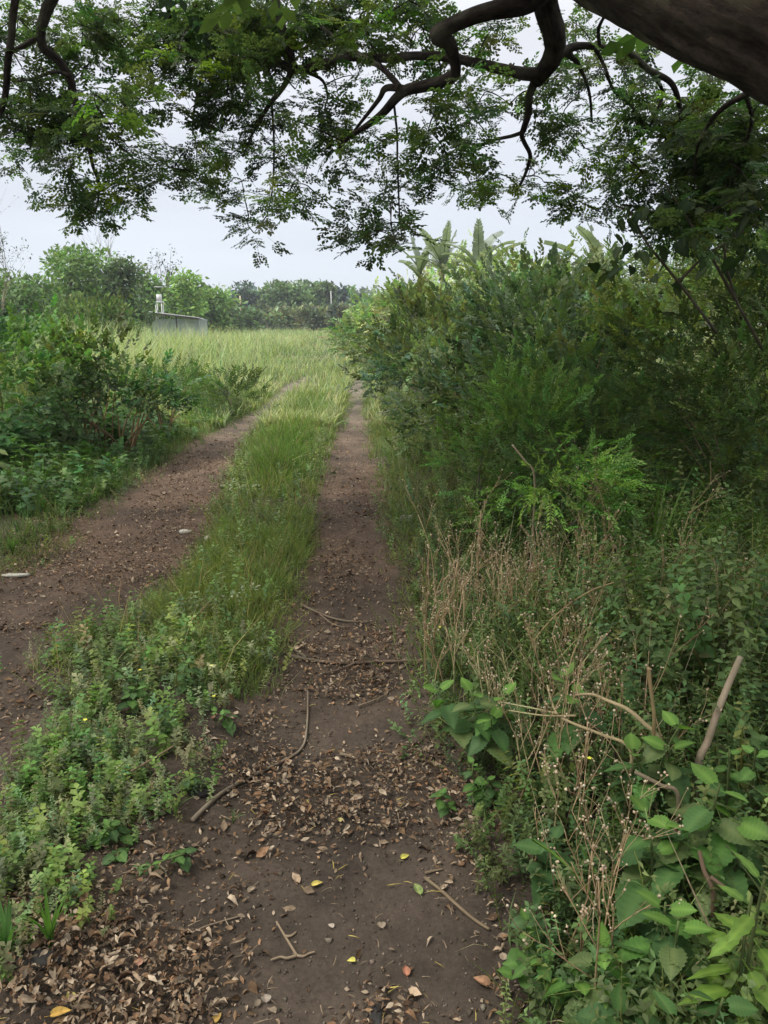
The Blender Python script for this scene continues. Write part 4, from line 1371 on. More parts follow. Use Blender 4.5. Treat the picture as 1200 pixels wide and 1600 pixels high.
def leafy_plant(name, label, cat, base, tops, meshes, size, nodes, seed, group=None, stem_t=(.9, 1.4, .7), up_frac=.45, stem_r=.004):
    """tops: stem end points; opposite leaf pairs up every stem, smaller towards the tip"""
    rs = random.Random(seed)
    base = np.array(base, float)
    t = thing(name, label, cat, base, group)
    for q, tp in enumerate(tops):
        tp = np.array(tp, float)
        b0 = base + np.array([rs.gauss(0, .02), rs.gauss(0, .02), -.02])
        m_ = (b0 + tp) / 2 + np.array([rs.gauss(0, .04), rs.gauss(0, .04), .05])
        t_ = np.linspace(0, 1, 9)[:, None]
        PP = (1 - t_) ** 2 * b0 + 2 * t_ * (1 - t_) * m_ + t_ ** 2 * tp
        s = Soup(); s.tube(PP, np.linspace(stem_r * 1.3, stem_r * .6, 9), 6, stem_t, seed=q)
        s.build('stem', M_stem, parent=t, smooth=True)
        a0 = rs.uniform(0, 3.14)
        for k in range(nodes):
            f = up_frac + (1 - up_frac) * (k + .6) / nodes
            p = PP[0] * 0 + np.array([np.interp(f, np.linspace(0, 1, 9), PP[:, i]) for i in range(3)])
            a0 += math.pi / 2 + rs.uniform(-.3, .3)
            for sd in (0, math.pi):
                a = a0 + sd + rs.uniform(-.2, .2)
                tilt = rs.uniform(-.35, .15) + (.5 if k == nodes - 1 else 0)
                sz = size * (1.15 - .55 * (k / max(1, nodes - 1))) * rs.uniform(.85, 1.15)
                dv = np.array([math.cos(a), math.sin(a), tilt]); dv /= np.linalg.norm(dv)
                mi = (len(meshes) - 1) if k == nodes - 1 else rs.randrange(max(1, len(meshes) - 1))
                place_leaf(t, meshes[mi], p + dv * sz * .25, dv, (rs.gauss(0, .25), rs.gauss(0, .25), 1), sz)
    return t


def W(u, v, Y):
    return A(u, v, Y)


BPG = 'broad-leaved plants on the near right bank'
# (base from the ground below), tops given as picture points at a chosen depth
def plant_at(label, tops_px, meshes, size, nodes, seed, name='leafy_plant', uf=.45):
    tops = [W(*t_) for t_ in tops_px]
    m = np.mean(tops, 0)
    base = (m[0] + .03, m[1] + .06, float(ground_z(m[0], m[1])))
    return leafy_plant(name, label, 'plant', base, tops, meshes, size, nodes, seed, BPG, up_frac=uf)


plant_at('broad-leaved plant with an orange fleck leaning out over the right edge of the path', [(735, 1078, 2.35), (790, 1085, 2.35), (768, 1120, 2.3), (680, 1075, 2.4)], LMG, .10, 4, 1)
plant_at('upright broad-leaved plant behind the bleached bent stem', [(875, 1050, 2.3), (900, 1080, 2.25)], LMG, .10, 3, 2)
plant_at('bright broad-leaved plant between the bleached stem and the leaning grey stick', [(1065, 1130, 1.9), (1045, 1165, 1.9), (985, 1170, 1.95)], LMG, .10, 4, 3)
plant_at('largest broad-leaved plant with big nettle-like leaves at the right', [(1125, 1225, 1.6), (1150, 1275, 1.6), (1080, 1290, 1.6)], LMG, .115, 5, 4)
plant_at('broad-leaved plant with three bright tip leaves left of the largest one', [(1008, 1262, 1.65), (1020, 1330, 1.6)], LMG, .10, 4, 5)
plant_at('yellow-green plant with long toothed leaves at the lower right edge', [(1175, 1400, 1.25), (1195, 1370, 1.2)], LMY, .10, 5, 6, uf=.3)
plant_at('low pale green plant left of the yellow-green long-leaved one', [(1040, 1410, 1.4), (1060, 1440, 1.35)], LMG, .09, 3, 7)
plant_at('low clover-green plant at the bottom where bank meets bare soil', [(800, 1530, 1.5), (850, 1500, 1.5), (870, 1555, 1.45)], LMO, .055, 4, 8)
plant_at('small bright seedling with oval leaves beside the dark hollow', [(820, 1445, 1.6), (812, 1470, 1.6)], LMO, .045, 3, 9)
plant_at('round-leaved plant with two dusky leaves below the dry seed stalks', [(865, 1310, 1.75), (860, 1350, 1.75)], LMG[:2] + [LMG[1]], .085, 3, 10)
plant_at('dark plant in the bottom right corner', [(1130, 1560, 1.15), (1060, 1590, 1.15), (960, 1590, 1.25)], [LMG[1], LMG[0]], .10, 3, 11)
plant_at('small green herb on the brown litter at the right rim of the path', [(690, 1240, 2.2), (700, 1262, 2.2)], LMO, .04, 3, 12)
plant_at('leafy plant hiding the foot of the leaning grey stick', [(1140, 1170, 1.9), (1180, 1170, 1.85)], LMO, .06, 4, 13)
plant_at('bushy round-leaved plant beside the path under the leaning broad leaves', [(740, 1190, 2.25), (760, 1220, 2.2), (735, 1240, 2.2)], LMO, .045, 5, 14, uf=.2)
plant_at('leaf cluster half hidden in the shadow right of the bottom clover-green plant', [(940, 1480, 1.4), (905, 1530, 1.4)], LMG, .08, 3, 15)
# left ones
BPG = 'leafy plants on the left of the near path'
plant_at('fresh green nettle-like plant standing in the litter at lower left', [(170, 1290, 2.05), (150, 1330, 2.0), (190, 1340, 2.0), (165, 1370, 1.95)], LMO, .045, 5, 21, uf=.2)
plant_at('small pale green plant right of the nettle-like one', [(240, 1350, 1.95), (215, 1365, 1.95)], LMO, .038, 4, 22, uf=.2)
plant_at('young green plant with a yellow leaf beside the dark stone', [(270, 1210, 2.3), (290, 1222, 2.3)], LMO, .035, 3, 23, uf=.2)
plant_at('green plant in the middle of the ridge weeds', [(190, 1060, 2.8), (170, 1040, 2.85), (215, 1075, 2.8)], LMO, .05, 5, 24, uf=.2)
plant_at('tall green plant topping the ridge weeds near the grass', [(285, 1015, 3.0), (295, 1035, 2.95)], LMO, .05, 5, 25, uf=.2)
plant_at('dusky plant by the right side of the ridge weeds', [(330, 1115, 2.7), (345, 1120, 2.7)], LMO, .045, 3, 26, uf=.2)

# climber with large dark leaves, upper right
BPG = None
cl = thing('climber', 'climber with large dark hanging leaves under the big limb at upper right', 'climber', (2.75, 5.1, 0))
s = Soup()
for q, pl in enumerate([[(1200, 560), (1150, 470), (1130, 400), (1145, 320), (1170, 280)], [(1120, 520), (1060, 440), (1010, 380), (985, 330), (960, 320)], [(1150, 470), (1100, 380), (1060, 320), (1040, 290)], [(1060, 440), (1100, 400), (1180, 350)]]):
    P_ = np.array([W(a, b, 4.6) for a, b in pl])
    t_ = np.linspace(0, len(pl) - 1, 14)
    PP = np.stack([np.interp(t_, np.arange(len(pl)), P_[:, i]) for i in range(3)], -1)
    s = Soup(); s.tube(PP, np.linspace(.010, .004, 14), 5, (.9, .9, .9), seed=q)
    s.build('stem', M_stem, parent=cl, smooth=True)
rs = random.Random(4)
for (u, v, r, n_) in [(985, 335, 26, 8), (1010, 320, 20, 5), (1060, 310, 25, 8), (1140, 315, 30, 11), (1180, 325, 25, 9), (1075, 350, 35, 9), (1000, 385, 30, 8), (1100, 400, 50, 14), (1160, 400, 40, 14), (1040, 420, 40, 10), (1180, 300, 20, 5), (960, 410, 25, 6)]:
    for _ in range(n_):
        p = W(u + rs.gauss(0, r * .7), v + rs.gauss(0, r * .6), 4.6 + rs.gauss(0, .2))
        a = rs.uniform(0, 6.28)
        place_leaf(cl, LMD[rs.randrange(2)], p, (math.cos(a) * .7, math.sin(a) * .7, rs.uniform(-1.0, -.1)), (rs.gauss(0, .4), rs.gauss(0, .4), 1), rs.uniform(.06, .11))

# ------------------------------------------------------------------ dry weed stalks with seed heads
def ball(r=1.0):
    V = np.array([[0, 0, 1], [1, 0, 0], [0, 1, 0], [-1, 0, 0], [0, -1, 0], [0, 0, -1]], float) * r
    return tpl(V, [(0, 1, 2), (0, 2, 3), (0, 3, 4), (0, 4, 1), (5, 2, 1), (5, 3, 2), (5, 4, 3), (5, 1, 4)])


BALL = ball()


def dry_weed(base, h, seed, tone=(1.5, 1.3, 1.0), lab='', grp=''):
    rs = random.Random(seed)
    base = np.array(base, float)
    t = thing('dry_weed', 'tan dead seed stalk ' + lab, 'dry weed', base, 'dead seed stalks ' + lab)
    s = Soup(); heads = []
    def br(p, d, l, r, lev):
        q = [p]
        for k in range(5):
            d = d + np.array([rs.gauss(0, .08), rs.gauss(0, .08), .02]); d /= np.linalg.norm(d)
            q.append(q[-1] + d * l / 5)
        s.tube(np.array(q), np.linspace(r, r * .55, 6), 4, tone)
        if lev == 0 or rs.random() < .5:
            heads.append(q[-1])
        if lev > 0:
            for k in range(rs.randint(3, 5)):
                i = rs.choice((2, 3, 4, 5))
                dd = d + np.array([rs.gauss(0, .45), rs.gauss(0, .45), rs.uniform(-.1, .4)]); dd /= np.linalg.norm(dd)
                br(q[i], dd, l * rs.uniform(.25, .55), r * .6, lev - 1)
    br(base, np.array([rs.gauss(0, .15), rs.gauss(0, .15), 1.0]), h * .75, .0028, 2)
    s.build('stalk', M_stick, parent=t, smooth=True)
    H = np.array(heads); n = len(H)
    H = np.concatenate([H, H + np.random.default_rng(seed).normal(0, .006, H.shape)]); n = len(H)
    s = Soup(); s.scatter(BALL, H, rotz_frames(n, .5), rng.uniform(.002, .0052, n), tints(n, (.42, .33, .22), .25, .05))
    s.build('seed_head', M_dry, parent=t, kind='stuff')


rs = random.Random(77)
spots = []
for (u, v, ru, rv, n_, lab_) in [(880, 900, 45, 60, 26, 'in the thick stand below the sapling'), (800, 950, 60, 50, 20, 'between that stand and the path'),
                           (950, 880, 50, 40, 12, 'right of the sapling foot'), (1000, 1150, 60, 60, 8, 'among the bleached stems'),
                           (860, 1220, 40, 60, 14, 'below the bleached stems'), (1080, 1010, 60, 40, 14, 'above the leaning grey stick'), (730, 930, 50, 50, 12, 'along the path edge'),
                           (1150, 1000, 40, 60, 8, 'at the right edge of the photo'), (920, 1420, 60, 80, 7, 'in the low front of the bank'),
                           (700, 1000, 30, 50, 8, 'just above the broad leaves by the path'), (840, 1080, 50, 40, 8, 'in front of the forked bleached stem')]:
    for _ in range(n_):
        spots.append((u + rs.gauss(0, ru * .8), v + rs.gauss(0, rv * .7), lab_))
for i, (u, v, lab_) in enumerate(spots):
    g = G(u, v + 60)
    if g[1] < 1.3:
        continue
    dry_weed((g[0], g[1], float(ground_z(g[0], g[1]))), rs.uniform(.32, .70) * (1.15 if v < 900 else .9), i, tone=rs.choice([(1.9, 1.7, 1.3), (1.5, 1.3, 1.0), (2.2, 2.0, 1.6)]), lab=lab_)
# massed thin stems too small to pick apart
s = Soup()
n = 900
y = 1.3 + 7 * rng.random(n); x = edges(RT, y)[1] + .1 + rng.random(n) ** .9 * (1 + .18 * y)
k = rng.random(n) < np.clip((fbm(x * 1.2, y * 1.2, 31.) - .38) * 4, .03, 1)
x, y = x[k], y[k]; n = len(x)
st = blade(.006, .2, 2, (1, 1, 1))
hh = rng.uniform(.25, .6, n)
s.scatter(st, np.stack([x, y, ground_z(x, y)], -1), rotz_frames(n, .3), np.stack([hh * 0 + 1., hh, hh], -1), tints(n, (.42, .33, .20), .25, .05))
tag(s.build('dry_stems', M_dry, kind='stuff'), 'mass of thin straw-coloured dead stems in the right bank', 'dry stems')

# small creamy flower dots on the ridge & bank
for i, (u, v, dY, c_) in enumerate([(133, 1125, 2.55, (.75, .7, .08)), (330, 1040, 2.95, (.75, .72, .25)), (334, 1088, 2.75, (.7, .66, .08)), (219, 1047, 2.8, (.7, .66, .1)), (687, 980, 3.4, (.7, .72, .1)), (667, 988, 3.4, (.68, .7, .12)), (921, 1185, 2.0, (.65, .66, .08))]):
    p = A(u, v, dY)
    zg = float(ground_z(p[0], p[1]))
    t = thing('wild_flower', ['tiny yellow flower at the left of the ridge weeds', 'pale cream flower at the grass edge of the ridge weeds', 'tiny yellow flower at the right side of the ridge weeds', 'small yellow flower at the top of the ridge weeds', 'small yellow flower on the right bank beside the path', 'lowest tiny yellow flower beside the path on the right bank', 'yellow flower among the dry stalks right of the bank'][i], 'flower', (p[0], p[1], zg))
    s = Soup()
    nn = 5
    a = np.arange(nn) / nn * 2 * np.pi
    d = np.stack([np.cos(a), np.sin(a), np.full(nn, .35)], -1)
    s.scatter(leaf2(.8, .05, .1), np.tile(p, (nn, 1)), frames(d, np.tile([0, 0, 1.], (nn, 1))), np.full(nn, .009), np.tile(c_, (nn, 1)))
    s.build('petals', M_dry, parent=t)
    s = Soup(); s.tube(np.array([[p[0], p[1], zg - .01], p * [1, 1, .5] + [.004, 0, zg * .5], p]), .0012, 4, (.8, 1.6, .6)); s.build('stem', M_stem, parent=t)

# ------------------------------------------------------------------ sticks and fallen branches
def stick(name, label, px, w0, w1, lift=.006, mat=None, tint=(1, 1, 1), z=None, forks=()):
    pts_ = []
    for k, (u, v) in enumerate(px):
        g = G(u, v, 0 if z is None else z[k])
        if z is None:
            g[2] = float(ground_z(g[0], g[1])) + lift + w0 * .5
            g = G(u, v, g[2])
        pts_.append(g)
    base = pts_[0]
    t = thing(name, label, 'stick', base)
    def tube_of(pp, a, b, nm):
        pp = np.array(pp); n = len(pp)
        tt = np.linspace(0, n - 1, (n - 1) * 5 + 1)
        k0 = np.clip(tt.astype(int), 0, n - 2); f = (tt - k0)[:, None]
        p0, p1, p2, p3 = pp[np.clip(k0 - 1, 0, n - 1)], pp[k0], pp[k0 + 1], pp[np.clip(k0 + 2, 0, n - 1)]
        S_ = .5 * ((2 * p1) + (-p0 + p2) * f + (2 * p0 - 5 * p1 + 4 * p2 - p3) * f ** 2 + (-p0 + 3 * p1 - 3 * p2 + p3) * f ** 3)
        s = Soup(); s.tube(S_, np.linspace(a, b, len(S_)), 8, tint, ridge=.3, seed=base[0] * 9)
        s.build(nm, mat or M_stick, parent=t, smooth=True)
    tube_of(pts_, w0, w1, 'shaft')
    for fk in forks:
        q = []
        for k, (u, v) in enumerate(fk):
            g = G(u, v)
            q.append(G(u, v, float(ground_z(g[0], g[1])) + lift + w1))
        tube_of(q, w1 * 1.0, w1 * .6, 'side_twig')
    return t


stick('fallen_branch', 'long curved grey stick bending up across the near path', [(300, 1282), (345, 1240), (395, 1212), (440, 1190), (472, 1168), (480, 1130), (481, 1080)], .0085, .003, tint=(.95, .95, .95))
stick('fallen_branch', 'long straight stick lying across the path into the right bank', [(450, 1024), (490, 1032), (540, 1036), (590, 1034), (650, 1032), (690, 1030)], .010, .006, tint=(.6, .55, .55), forks=[[(555, 1036), (530, 1046), (508, 1052)], [(480, 1028), (460, 1015), (450, 1008)]])
stick('fallen_branch', 'curved thin stick above the long straight one', [(470, 944), (492, 955), (520, 966), (548, 971), (576, 971)], .008, .005, tint=(.75, .68, .68), forks=[[(500, 960), (520, 975), (540, 980)]])
stick('twig', 'forked pale twig on bare soil at lower left of the near path', [(432, 1440), (445, 1462), (456, 1480), (465, 1495)], .0028, .004, tint=(1.0, .95, .85), forks=[[(463, 1493), (448, 1497), (438, 1495), (423, 1500)], [(464, 1493), (474, 1494), (482, 1490), (492, 1487)], [(446, 1463), (455, 1462), (463, 1456)]])
stick('twig', 'straight twig slanting through the dense litter patch', [(532, 1178), (552, 1183), (576, 1190)], .007, .005, tint=(.9, .85, .8))
stick('twig', 'short twig on the bare patch right of the curved stick', [(560, 1103), (580, 1096), (600, 1087)], .005, .003, tint=(.8, .75, .7))
stick('twig', 'thin forked twig with a limp leaf at the right rim of the soil', [(665, 1372), (690, 1392), (712, 1412), (740, 1436), (765, 1452)], .005, .004, tint=(.9, .85, .75), forks=[[(664, 1364), (680, 1360), (692, 1358)]])
stick('twig', 'thin pale twig in the litter at the lower left', [(112, 1475), (135, 1450), (158, 1425)], .005, .003, tint=(1.1, 1.05, 1.0))
stick('twig', 'thin twig reaching from left litter onto bare soil', [(280, 1470), (320, 1448), (380, 1430)], .003, .002, tint=(.9, .85, .8))
stick('twig', 'little twig below the curved grey stick', [(448, 1240), (460, 1252), (468, 1262)], .006, .004, tint=(.8, .75, .7))
stick('twig', 'small brown branch at the ridge foot left of the curved stick', [(280, 1155), (305, 1175), (330, 1188)], .007, .004, tint=(.75, .65, .55))
stick('twig', 'pale twig across the ridge weeds', [(205, 1205), (240, 1185), (272, 1165)], .004, .003, lift=.08, tint=(.9, .8, .7))


# standing dead stems in the right bank (3D points by picture point and depth)
def dead_stem(label, px, w0, w1, tint, forks=(), name='dead_stem'):
    P_ = [A(*p) for p in px]
    g = P_[0].copy()
    t = thing(name, label, 'dead stem', (g[0], g[1], 0))
    def tb(pp, a, b, nm):
        pp = np.array(pp); n = len(pp)
        tt = np.linspace(0, n - 1, (n - 1) * 5 + 1)
        k0 = np.clip(tt.astype(int), 0, n - 2); f = (tt - k0)[:, None]
        p0, p1, p2, p3 = pp[np.clip(k0 - 1, 0, n - 1)], pp[k0], pp[k0 + 1], pp[np.clip(k0 + 2, 0, n - 1)]
        S_ = .5 * ((2 * p1) + (-p0 + p2) * f + (2 * p0 - 5 * p1 + 4 * p2 - p3) * f ** 2 + (-p0 + 3 * p1 - 3 * p2 + p3) * f ** 3)
        s = Soup(); s.tube(S_, np.linspace(a, b, len(S_)), 9, tint, ridge=.2, seed=px[0][0])
        s.build(nm, M_stick, parent=t, smooth=True)
    root = np.array([g[0], g[1] + .02, -.02])
    tb([root, (root + P_[0]) / 2 + [.01, .01, 0]] + P_, w0, w1, 'stem')
    for fk in forks:
        tb([A(*p) for p in fk], w1 * 1.1, w1 * .7, 'side_stem')


dead_stem('thick grey dead stick leaning up at the right edge', [(1092, 1190, 1.95), (1105, 1160, 1.97), (1122, 1110, 2.0), (1140, 1065, 2.03), (1157, 1026, 2.06)], .0125, .0085, (1.2, 1.2, 1.15))
dead_stem('bleached bent stem arching left over the broad-leaved plants', [(1030, 1160, 2.0), (1006, 1130, 2.02), (980, 1108, 2.05), (950, 1095, 2.1), (925, 1085, 2.15), (900, 1086, 2.2)], .008, .004, (1.6, 1.6, 1.25))
dead_stem('bleached forked stem pointing left towards the path', [(985, 1172, 2.0), (940, 1148, 2.05), (890, 1128, 2.1), (868, 1112, 2.15), (855, 1070, 2.2)], .006, .003, (1.6, 1.6, 1.2),
          forks=[[(872, 1115, 2.13), (830, 1106, 2.2), (788, 1098, 2.25)], [(900, 1118, 2.1), (850, 1118, 2.15), (795, 1110, 2.25)]])
dead_stem('short upright broken stalk between the two bleached stems', [(1022, 1135, 2.0), (1020, 1100, 2.0), (1016, 1070, 2.0), (1013, 1043, 2.0)], .006, .005, (1.3, 1.15, .8))
dead_stem('dark forked dead twig low at the right', [(1115, 1410, 1.5), (1112, 1385, 1.5), (1100, 1360, 1.52), (1093, 1330, 1.55)], .007, .005, (.6, .5, .45), forks=[[(1110, 1370, 1.5), (1130, 1385, 1.48), (1150, 1400, 1.45)]])
dead_stem('short grey stub poking left above the three bright tip leaves', [(1060, 1245, 1.7), (1035, 1228, 1.72), (1010, 1215, 1.74), (992, 1206, 1.76)], .006, .005, (.8, .7, .65))
dead_stem('long pale crossing stem in the tangled grass at the right', [(830, 1010, 3.0), (870, 960, 3.0), (920, 925, 3.0), (960, 910, 3.0)], .005, .003, (1.4, 1.25, .9))
dead_stem('single bleached bare stem in front of the dark hedge', [(835, 745, 4.2), (820, 720, 4.2), (800, 695, 4.2)], .006, .005, (1.5, 1.5, 1.4))

# big grass tufts in the right bank and lower left (each a plant of its own)
def tuft(label, base, h, n, seed, tint, w=.012, spread=.5, group=None, name='grass_tuft'):
    rs = np.random.default_rng(seed)
    t = thing(name, label, 'grass tuft', base, group)
    for q in range(n):
        a = rs.uniform(0, 2 * np.pi)
        sp_ = spread * rs.uniform(.2, 1)
        hh = h * rs.uniform(.6, 1.1)
        segs = 8
        f = np.linspace(0, 1, segs + 1)
        px_ = np.array([math.cos(a), math.sin(a), 0])
        side = np.array([-math.sin(a), math.cos(a), 0])
        C_ = np.array(base)[None] + px_[None] * (sp_ * hh * f ** 1.6)[:, None] + np.array([0, 0, 1.0])[None] * (hh * (f - .45 * sp_ * f ** 2.6))[:, None]
        ww = w * (1 - f ** 2.2) * .5 + .0004
        V = np.concatenate([C_ - side * ww[:, None] + [0, 0, .25 * w], C_, C_ + side * ww[:, None] + [0, 0, .25 * w]])
        V[:, :] += 0
        i = np.arange(segs); m = segs + 1
        Q = np.concatenate([np.stack([i, i + 1, i + 1 + m, i + m], -1), np.stack([i + m, i + m + 1, i + 1 + 2 * m, i + 2 * m], -1)])
        s = Soup(); s.raw(V, Q.ravel(), np.full(len(Q), 4), np.array(tint) * rs.uniform(.75, 1.25))
        s.build('blade', M_grass, parent=t, smooth=True)


tuft('bright green broad-bladed grass tuft standing in the litter at lower left', tuple(G(80, 1480)), .17, 12, 1, (.11, .22, .04), .013, .45)
tuft('broad-bladed grass tuft at the left edge beside the bright one', tuple(G(15, 1500)), .17, 12, 2, (.09, .19, .05), .014, .6)
tuft('long arching grass tuft in the right bank under the hedge', tuple(G(1010, 960)), .95, 20, 3, (.09, .16, .035), .018, .8)
tuft('grass tuft at the right edge under the feathery shrub', tuple(G(1150, 950)), .85, 16, 4, (.08, .15, .035), .016, .8)
for q, (u_, v_, h_, lb_) in enumerate([(1060, 900, .8, 'arching grass tuft left of the large one at the right edge'), (1120, 1040, .6, 'grass tuft behind the leaning grey stick'), (1180, 880, .9, 'tall grass tuft cut by the right edge'),
                                       (960, 1010, .5, 'grass tuft behind the short broken stalk'), (1090, 830, .8, 'grass tuft at the foot of the feathery right shrub')]):
    tuft(lb_, tuple(G(u_, v_ + 60)), h_, 18, 60 + q, (.12, .18, .05), .012, .8)
tuft('wide-bladed grass in the lower right beside the toothed leaves', tuple(G(960, 1500)), .36, 5, 5, (.12, .21, .04), .022, .6)
tuft('small tuft of thin grass at the end of the curved grey stick', tuple(G(275, 1275)), .10, 12, 6, (.12, .18, .06), .005, .7)
tuft('tuft of thin grass on the soil left of the curved stick', tuple(G(365, 1288)), .06, 10, 7, (.12, .17, .07), .004, .9)
tuft('grass tuft at the left edge below the pale stone slab', tuple(G(20, 868)), .16, 20, 8, (.10, .18, .04), .01, .7)
tuft('grass tuft right at the front of the left verge weeds', tuple(G(68, 775)), .38, 20, 9, (.085, .17, .035), .014, .5)
tuft('upright grass tuft among the left verge weeds', tuple(G(150, 735)), .32, 16, 10, (.085, .17, .035), .013, .5)

# ------------------------------------------------------------------ individual fallen leaves on the bare soil
def fallen_leaf(label, u, v, size, tint, w=.6, rot=0.0, curl=.2):
    g = G(u, v)
    m = leaf_mesh('fallen_leaf', n=6, w=w, serr=.0, droop=curl, fold=.5, tint=tint, cordate=False, mat=M_dry)
    o = bpy.data.objects.new('fallen_leaf', m)
    col.objects.link(o)
    o.location = (g[0], g[1], float(ground_z(g[0], g[1])) + .004 + curl * size)
    o.rotation_euler = (R_(4), R_(5), rot)
    o.scale = (size,) * 3
    tag(o, label, 'leaf', 'single fallen leaves on the near soil')


FLS = [('orange-pink fallen leaf alone on the dark soil', 636, 1496, .034, (.30, .14, .085), .6, .1),
       ('yellow-green fallen leaf at the edge of the litter', 627, 1322, .032, (.38, .36, .08), .6, -.9),
       ('yellow leaf on the soil by the litter strip', 486, 1356, .036, (.42, .35, .09), .5, -1.1),
       ('round grey-brown fallen leaf near the middle of the bare soil', 598, 1424, .026, (.22, .18, .13), .95, .5),
       ('tiny bright yellow leaf on the dark soil', 555, 1472, .022, (.45, .42, .10), .8, 1.5),
       ('round grey leaf at the left of the bare soil', 415, 1537, .026, (.22, .19, .15), .95, .3),
       ('yellow-brown leaf at the lower left of the bare soil', 330, 1570, .036, (.40, .27, .08), .5, -.4),
       ('pale yellow leaf above the near litter patch', 531, 1262, .024, (.42, .37, .16), .8, .0),
       ('grey-brown oval leaf on soil left of the path middle', 386, 1366, .030, (.20, .16, .11), .6, -.7),
       ('pale leaf by the right rim of the bare soil', 688, 1372, .034, (.34, .27, .19), .4, -.8),
       ('cream leaf on the bare patch above the short twig', 560, 1073, .028, (.42, .36, .20), .7, .4),
       ('small grey leaf left of the round grey-brown one', 520, 1424, .020, (.30, .26, .21), .8, .8),
       ('golden leaf in the litter at lower left', 78, 1583, .045, (.42, .27, .07), .55, -1.2),
       ('yellow leaf in the litter at lower left', 113, 1556, .038, (.38, .34, .10), .55, .7),
       ('large brown leaf in the litter near the bottom middle', 578, 1590, .045, (.24, .16, .10), .8, .3),
       ('crumpled brown leaf at the foot of the clover-green plant', 765, 1520, .045, (.24, .14, .08), .7, .9),
       ('limp green leaf caught on the forked twig', 657, 1378, .050, (.20, .26, .09), .5, .3),
       ('pink-brown leaf on the left litter bank', 215, 1492, .036, (.33, .19, .13), .7, .2),
       ('grey leaf pair half on the left litter bank', 185, 1492, .044, (.28, .23, .18), .45, 1.4)]
for lb, u, v, sz, tn, w_, ro in FLS:
    fallen_leaf(lb, u, v, sz, tn, w_, ro, .12)

# ------------------------------------------------------------------ stones and slabs
M_stone = plain_mat('pale_stone', (.30, .28, .23), (.50, .48, .40), 14, .9, .6)
M_dstone = plain_mat('dark_stone', (.02, .018, .017), (.05, .045, .04), 16, .9, .6)


def stone(name, label, u, v, sx, sy, sz, seed, mat, rot=0.0, tilt=0.0, flat=False):
    rs = np.random.default_rng(seed)
    n, m = 14, 8
    th = np.arange(n) / n * 2 * np.pi
    rad = 1 + .16 * rs.normal(size=n); rad = (rad + np.roll(rad, 1)) / 2
    V, Fq = [], []
    prof = [(-.5, .8), (-.1, 1.0), (.25, .97), (.42, .8), (.5, .4)]
    for (z, k) in prof:
        for j in range(n):
            V.append([math.cos(th[j]) * rad[j] * k * sx, math.sin(th[j]) * rad[j] * k * sy, (z + .06 * rs.normal()) * sz])
    V.append([0, 0, .5 * sz])
    L_ = []; T_ = []
    for i in range(len(prof) - 1):
        for j in range(n):
            L_ += [i * n + j, i * n + (j + 1) % n, (i + 1) * n + (j + 1) % n, (i + 1) * n + j]; T_.append(4)
    for j in range(n):
        L_ += [(len(prof) - 1) * n + j, (len(prof) - 1) * n + (j + 1) % n, len(V) - 1]; T_.append(3)
    s = Soup(); s.raw(np.array(V), L_, T_, (1, 1, 1))
    g = G(u, v)
    o = s.build(name, mat, smooth=True)
    o.location = (g[0], g[1], float(ground_z(g[0], g[1])) + sz * .4)
    o.rotation_euler = (tilt, R_(4), rot)
    return tag(o, label, 'stone')


stone('flat_stone', 'pale flat stone slab at the left edge of the left rut', 24, 889, .085, .055, .02, 1, M_stone, .25, R_(-12))
stone('stone', 'small pale stone at the right rim of the path', 637, 812, .06, .035, .05, 2, M_stone, .1)
stone('stone', 'pale stone lying in the litter of the left rut', 288, 821, .05, .03, .03, 3, M_stone, .1)
stone('stone', 'flat pale stone at the grassy edge of the left rut', 324, 832, .03, .04, .03, 4, M_stone, .1)
stone('stone', 'grey stone by the short weeds left of the rut', 172, 745, .07, .04, .04, 5, M_stone, .1)
stone('stone', 'dark stone half buried beside the ridge weeds', 310, 1222, .035, .06, .03, 6, M_dstone, .7)
stone('stone', 'black lump in the litter at the bottom middle of the path', 588, 1560, .016, .04, .03, 7, M_dstone, .1)
stone('log', 'dark charred log end under the left grass tuft', 65, 1500, .06, .025, .03, 8, M_dstone, 0)
stone('stone', 'pale stone glimpsed among the weeds of the right bank', 770, 783, .09, .05, .06, 9, M_stone, .1)
stone('stone', 'pale lump on the meadow edge near the track end', 405, 524, .35, .3, .5, 10, M_stone, .1)
# white flower-like dry clumps on the ridge
s = Soup()
P = np.array([G(u + random.gauss(0, 9), v + random.gauss(0, 4), random.uniform(.05, .14)) for (u, v) in [(370, 760), (385, 757), (362, 758), (390, 918), (362, 928), (398, 762)] for _ in range(16)])
s.scatter(leaf6(.7), P, frames(rdir(len(P)), np.tile([0, 0, 1.], (len(P), 1))), rng.uniform(.015, .035, len(P)), tints(len(P), (.35, .38, .26), .15, .05))
tag(s.build('pale_herbs', M_leaf, kind='stuff'), 'pale silvery small herbs in the gap of the middle ridge', 'herbs')

# ------------------------------------------------------------------ shed
M_tin = plain_mat('weathered_tin', (.50, .56, .64), (.68, .74, .82), 3, .6, .15, .2, (1, 1, .15))
M_roof = plain_mat('roof_tin', (.45, .46, .47), (.65, .66, .67), 2, .55, .1, .2)
M_wood = plain_mat('shed_wood', (.05, .04, .03), (.10, .08, .06), 8, .9, .2)
M_white = plain_mat('white_paint', (.42, .43, .42), (.60, .60, .58), 5, .6, .05)


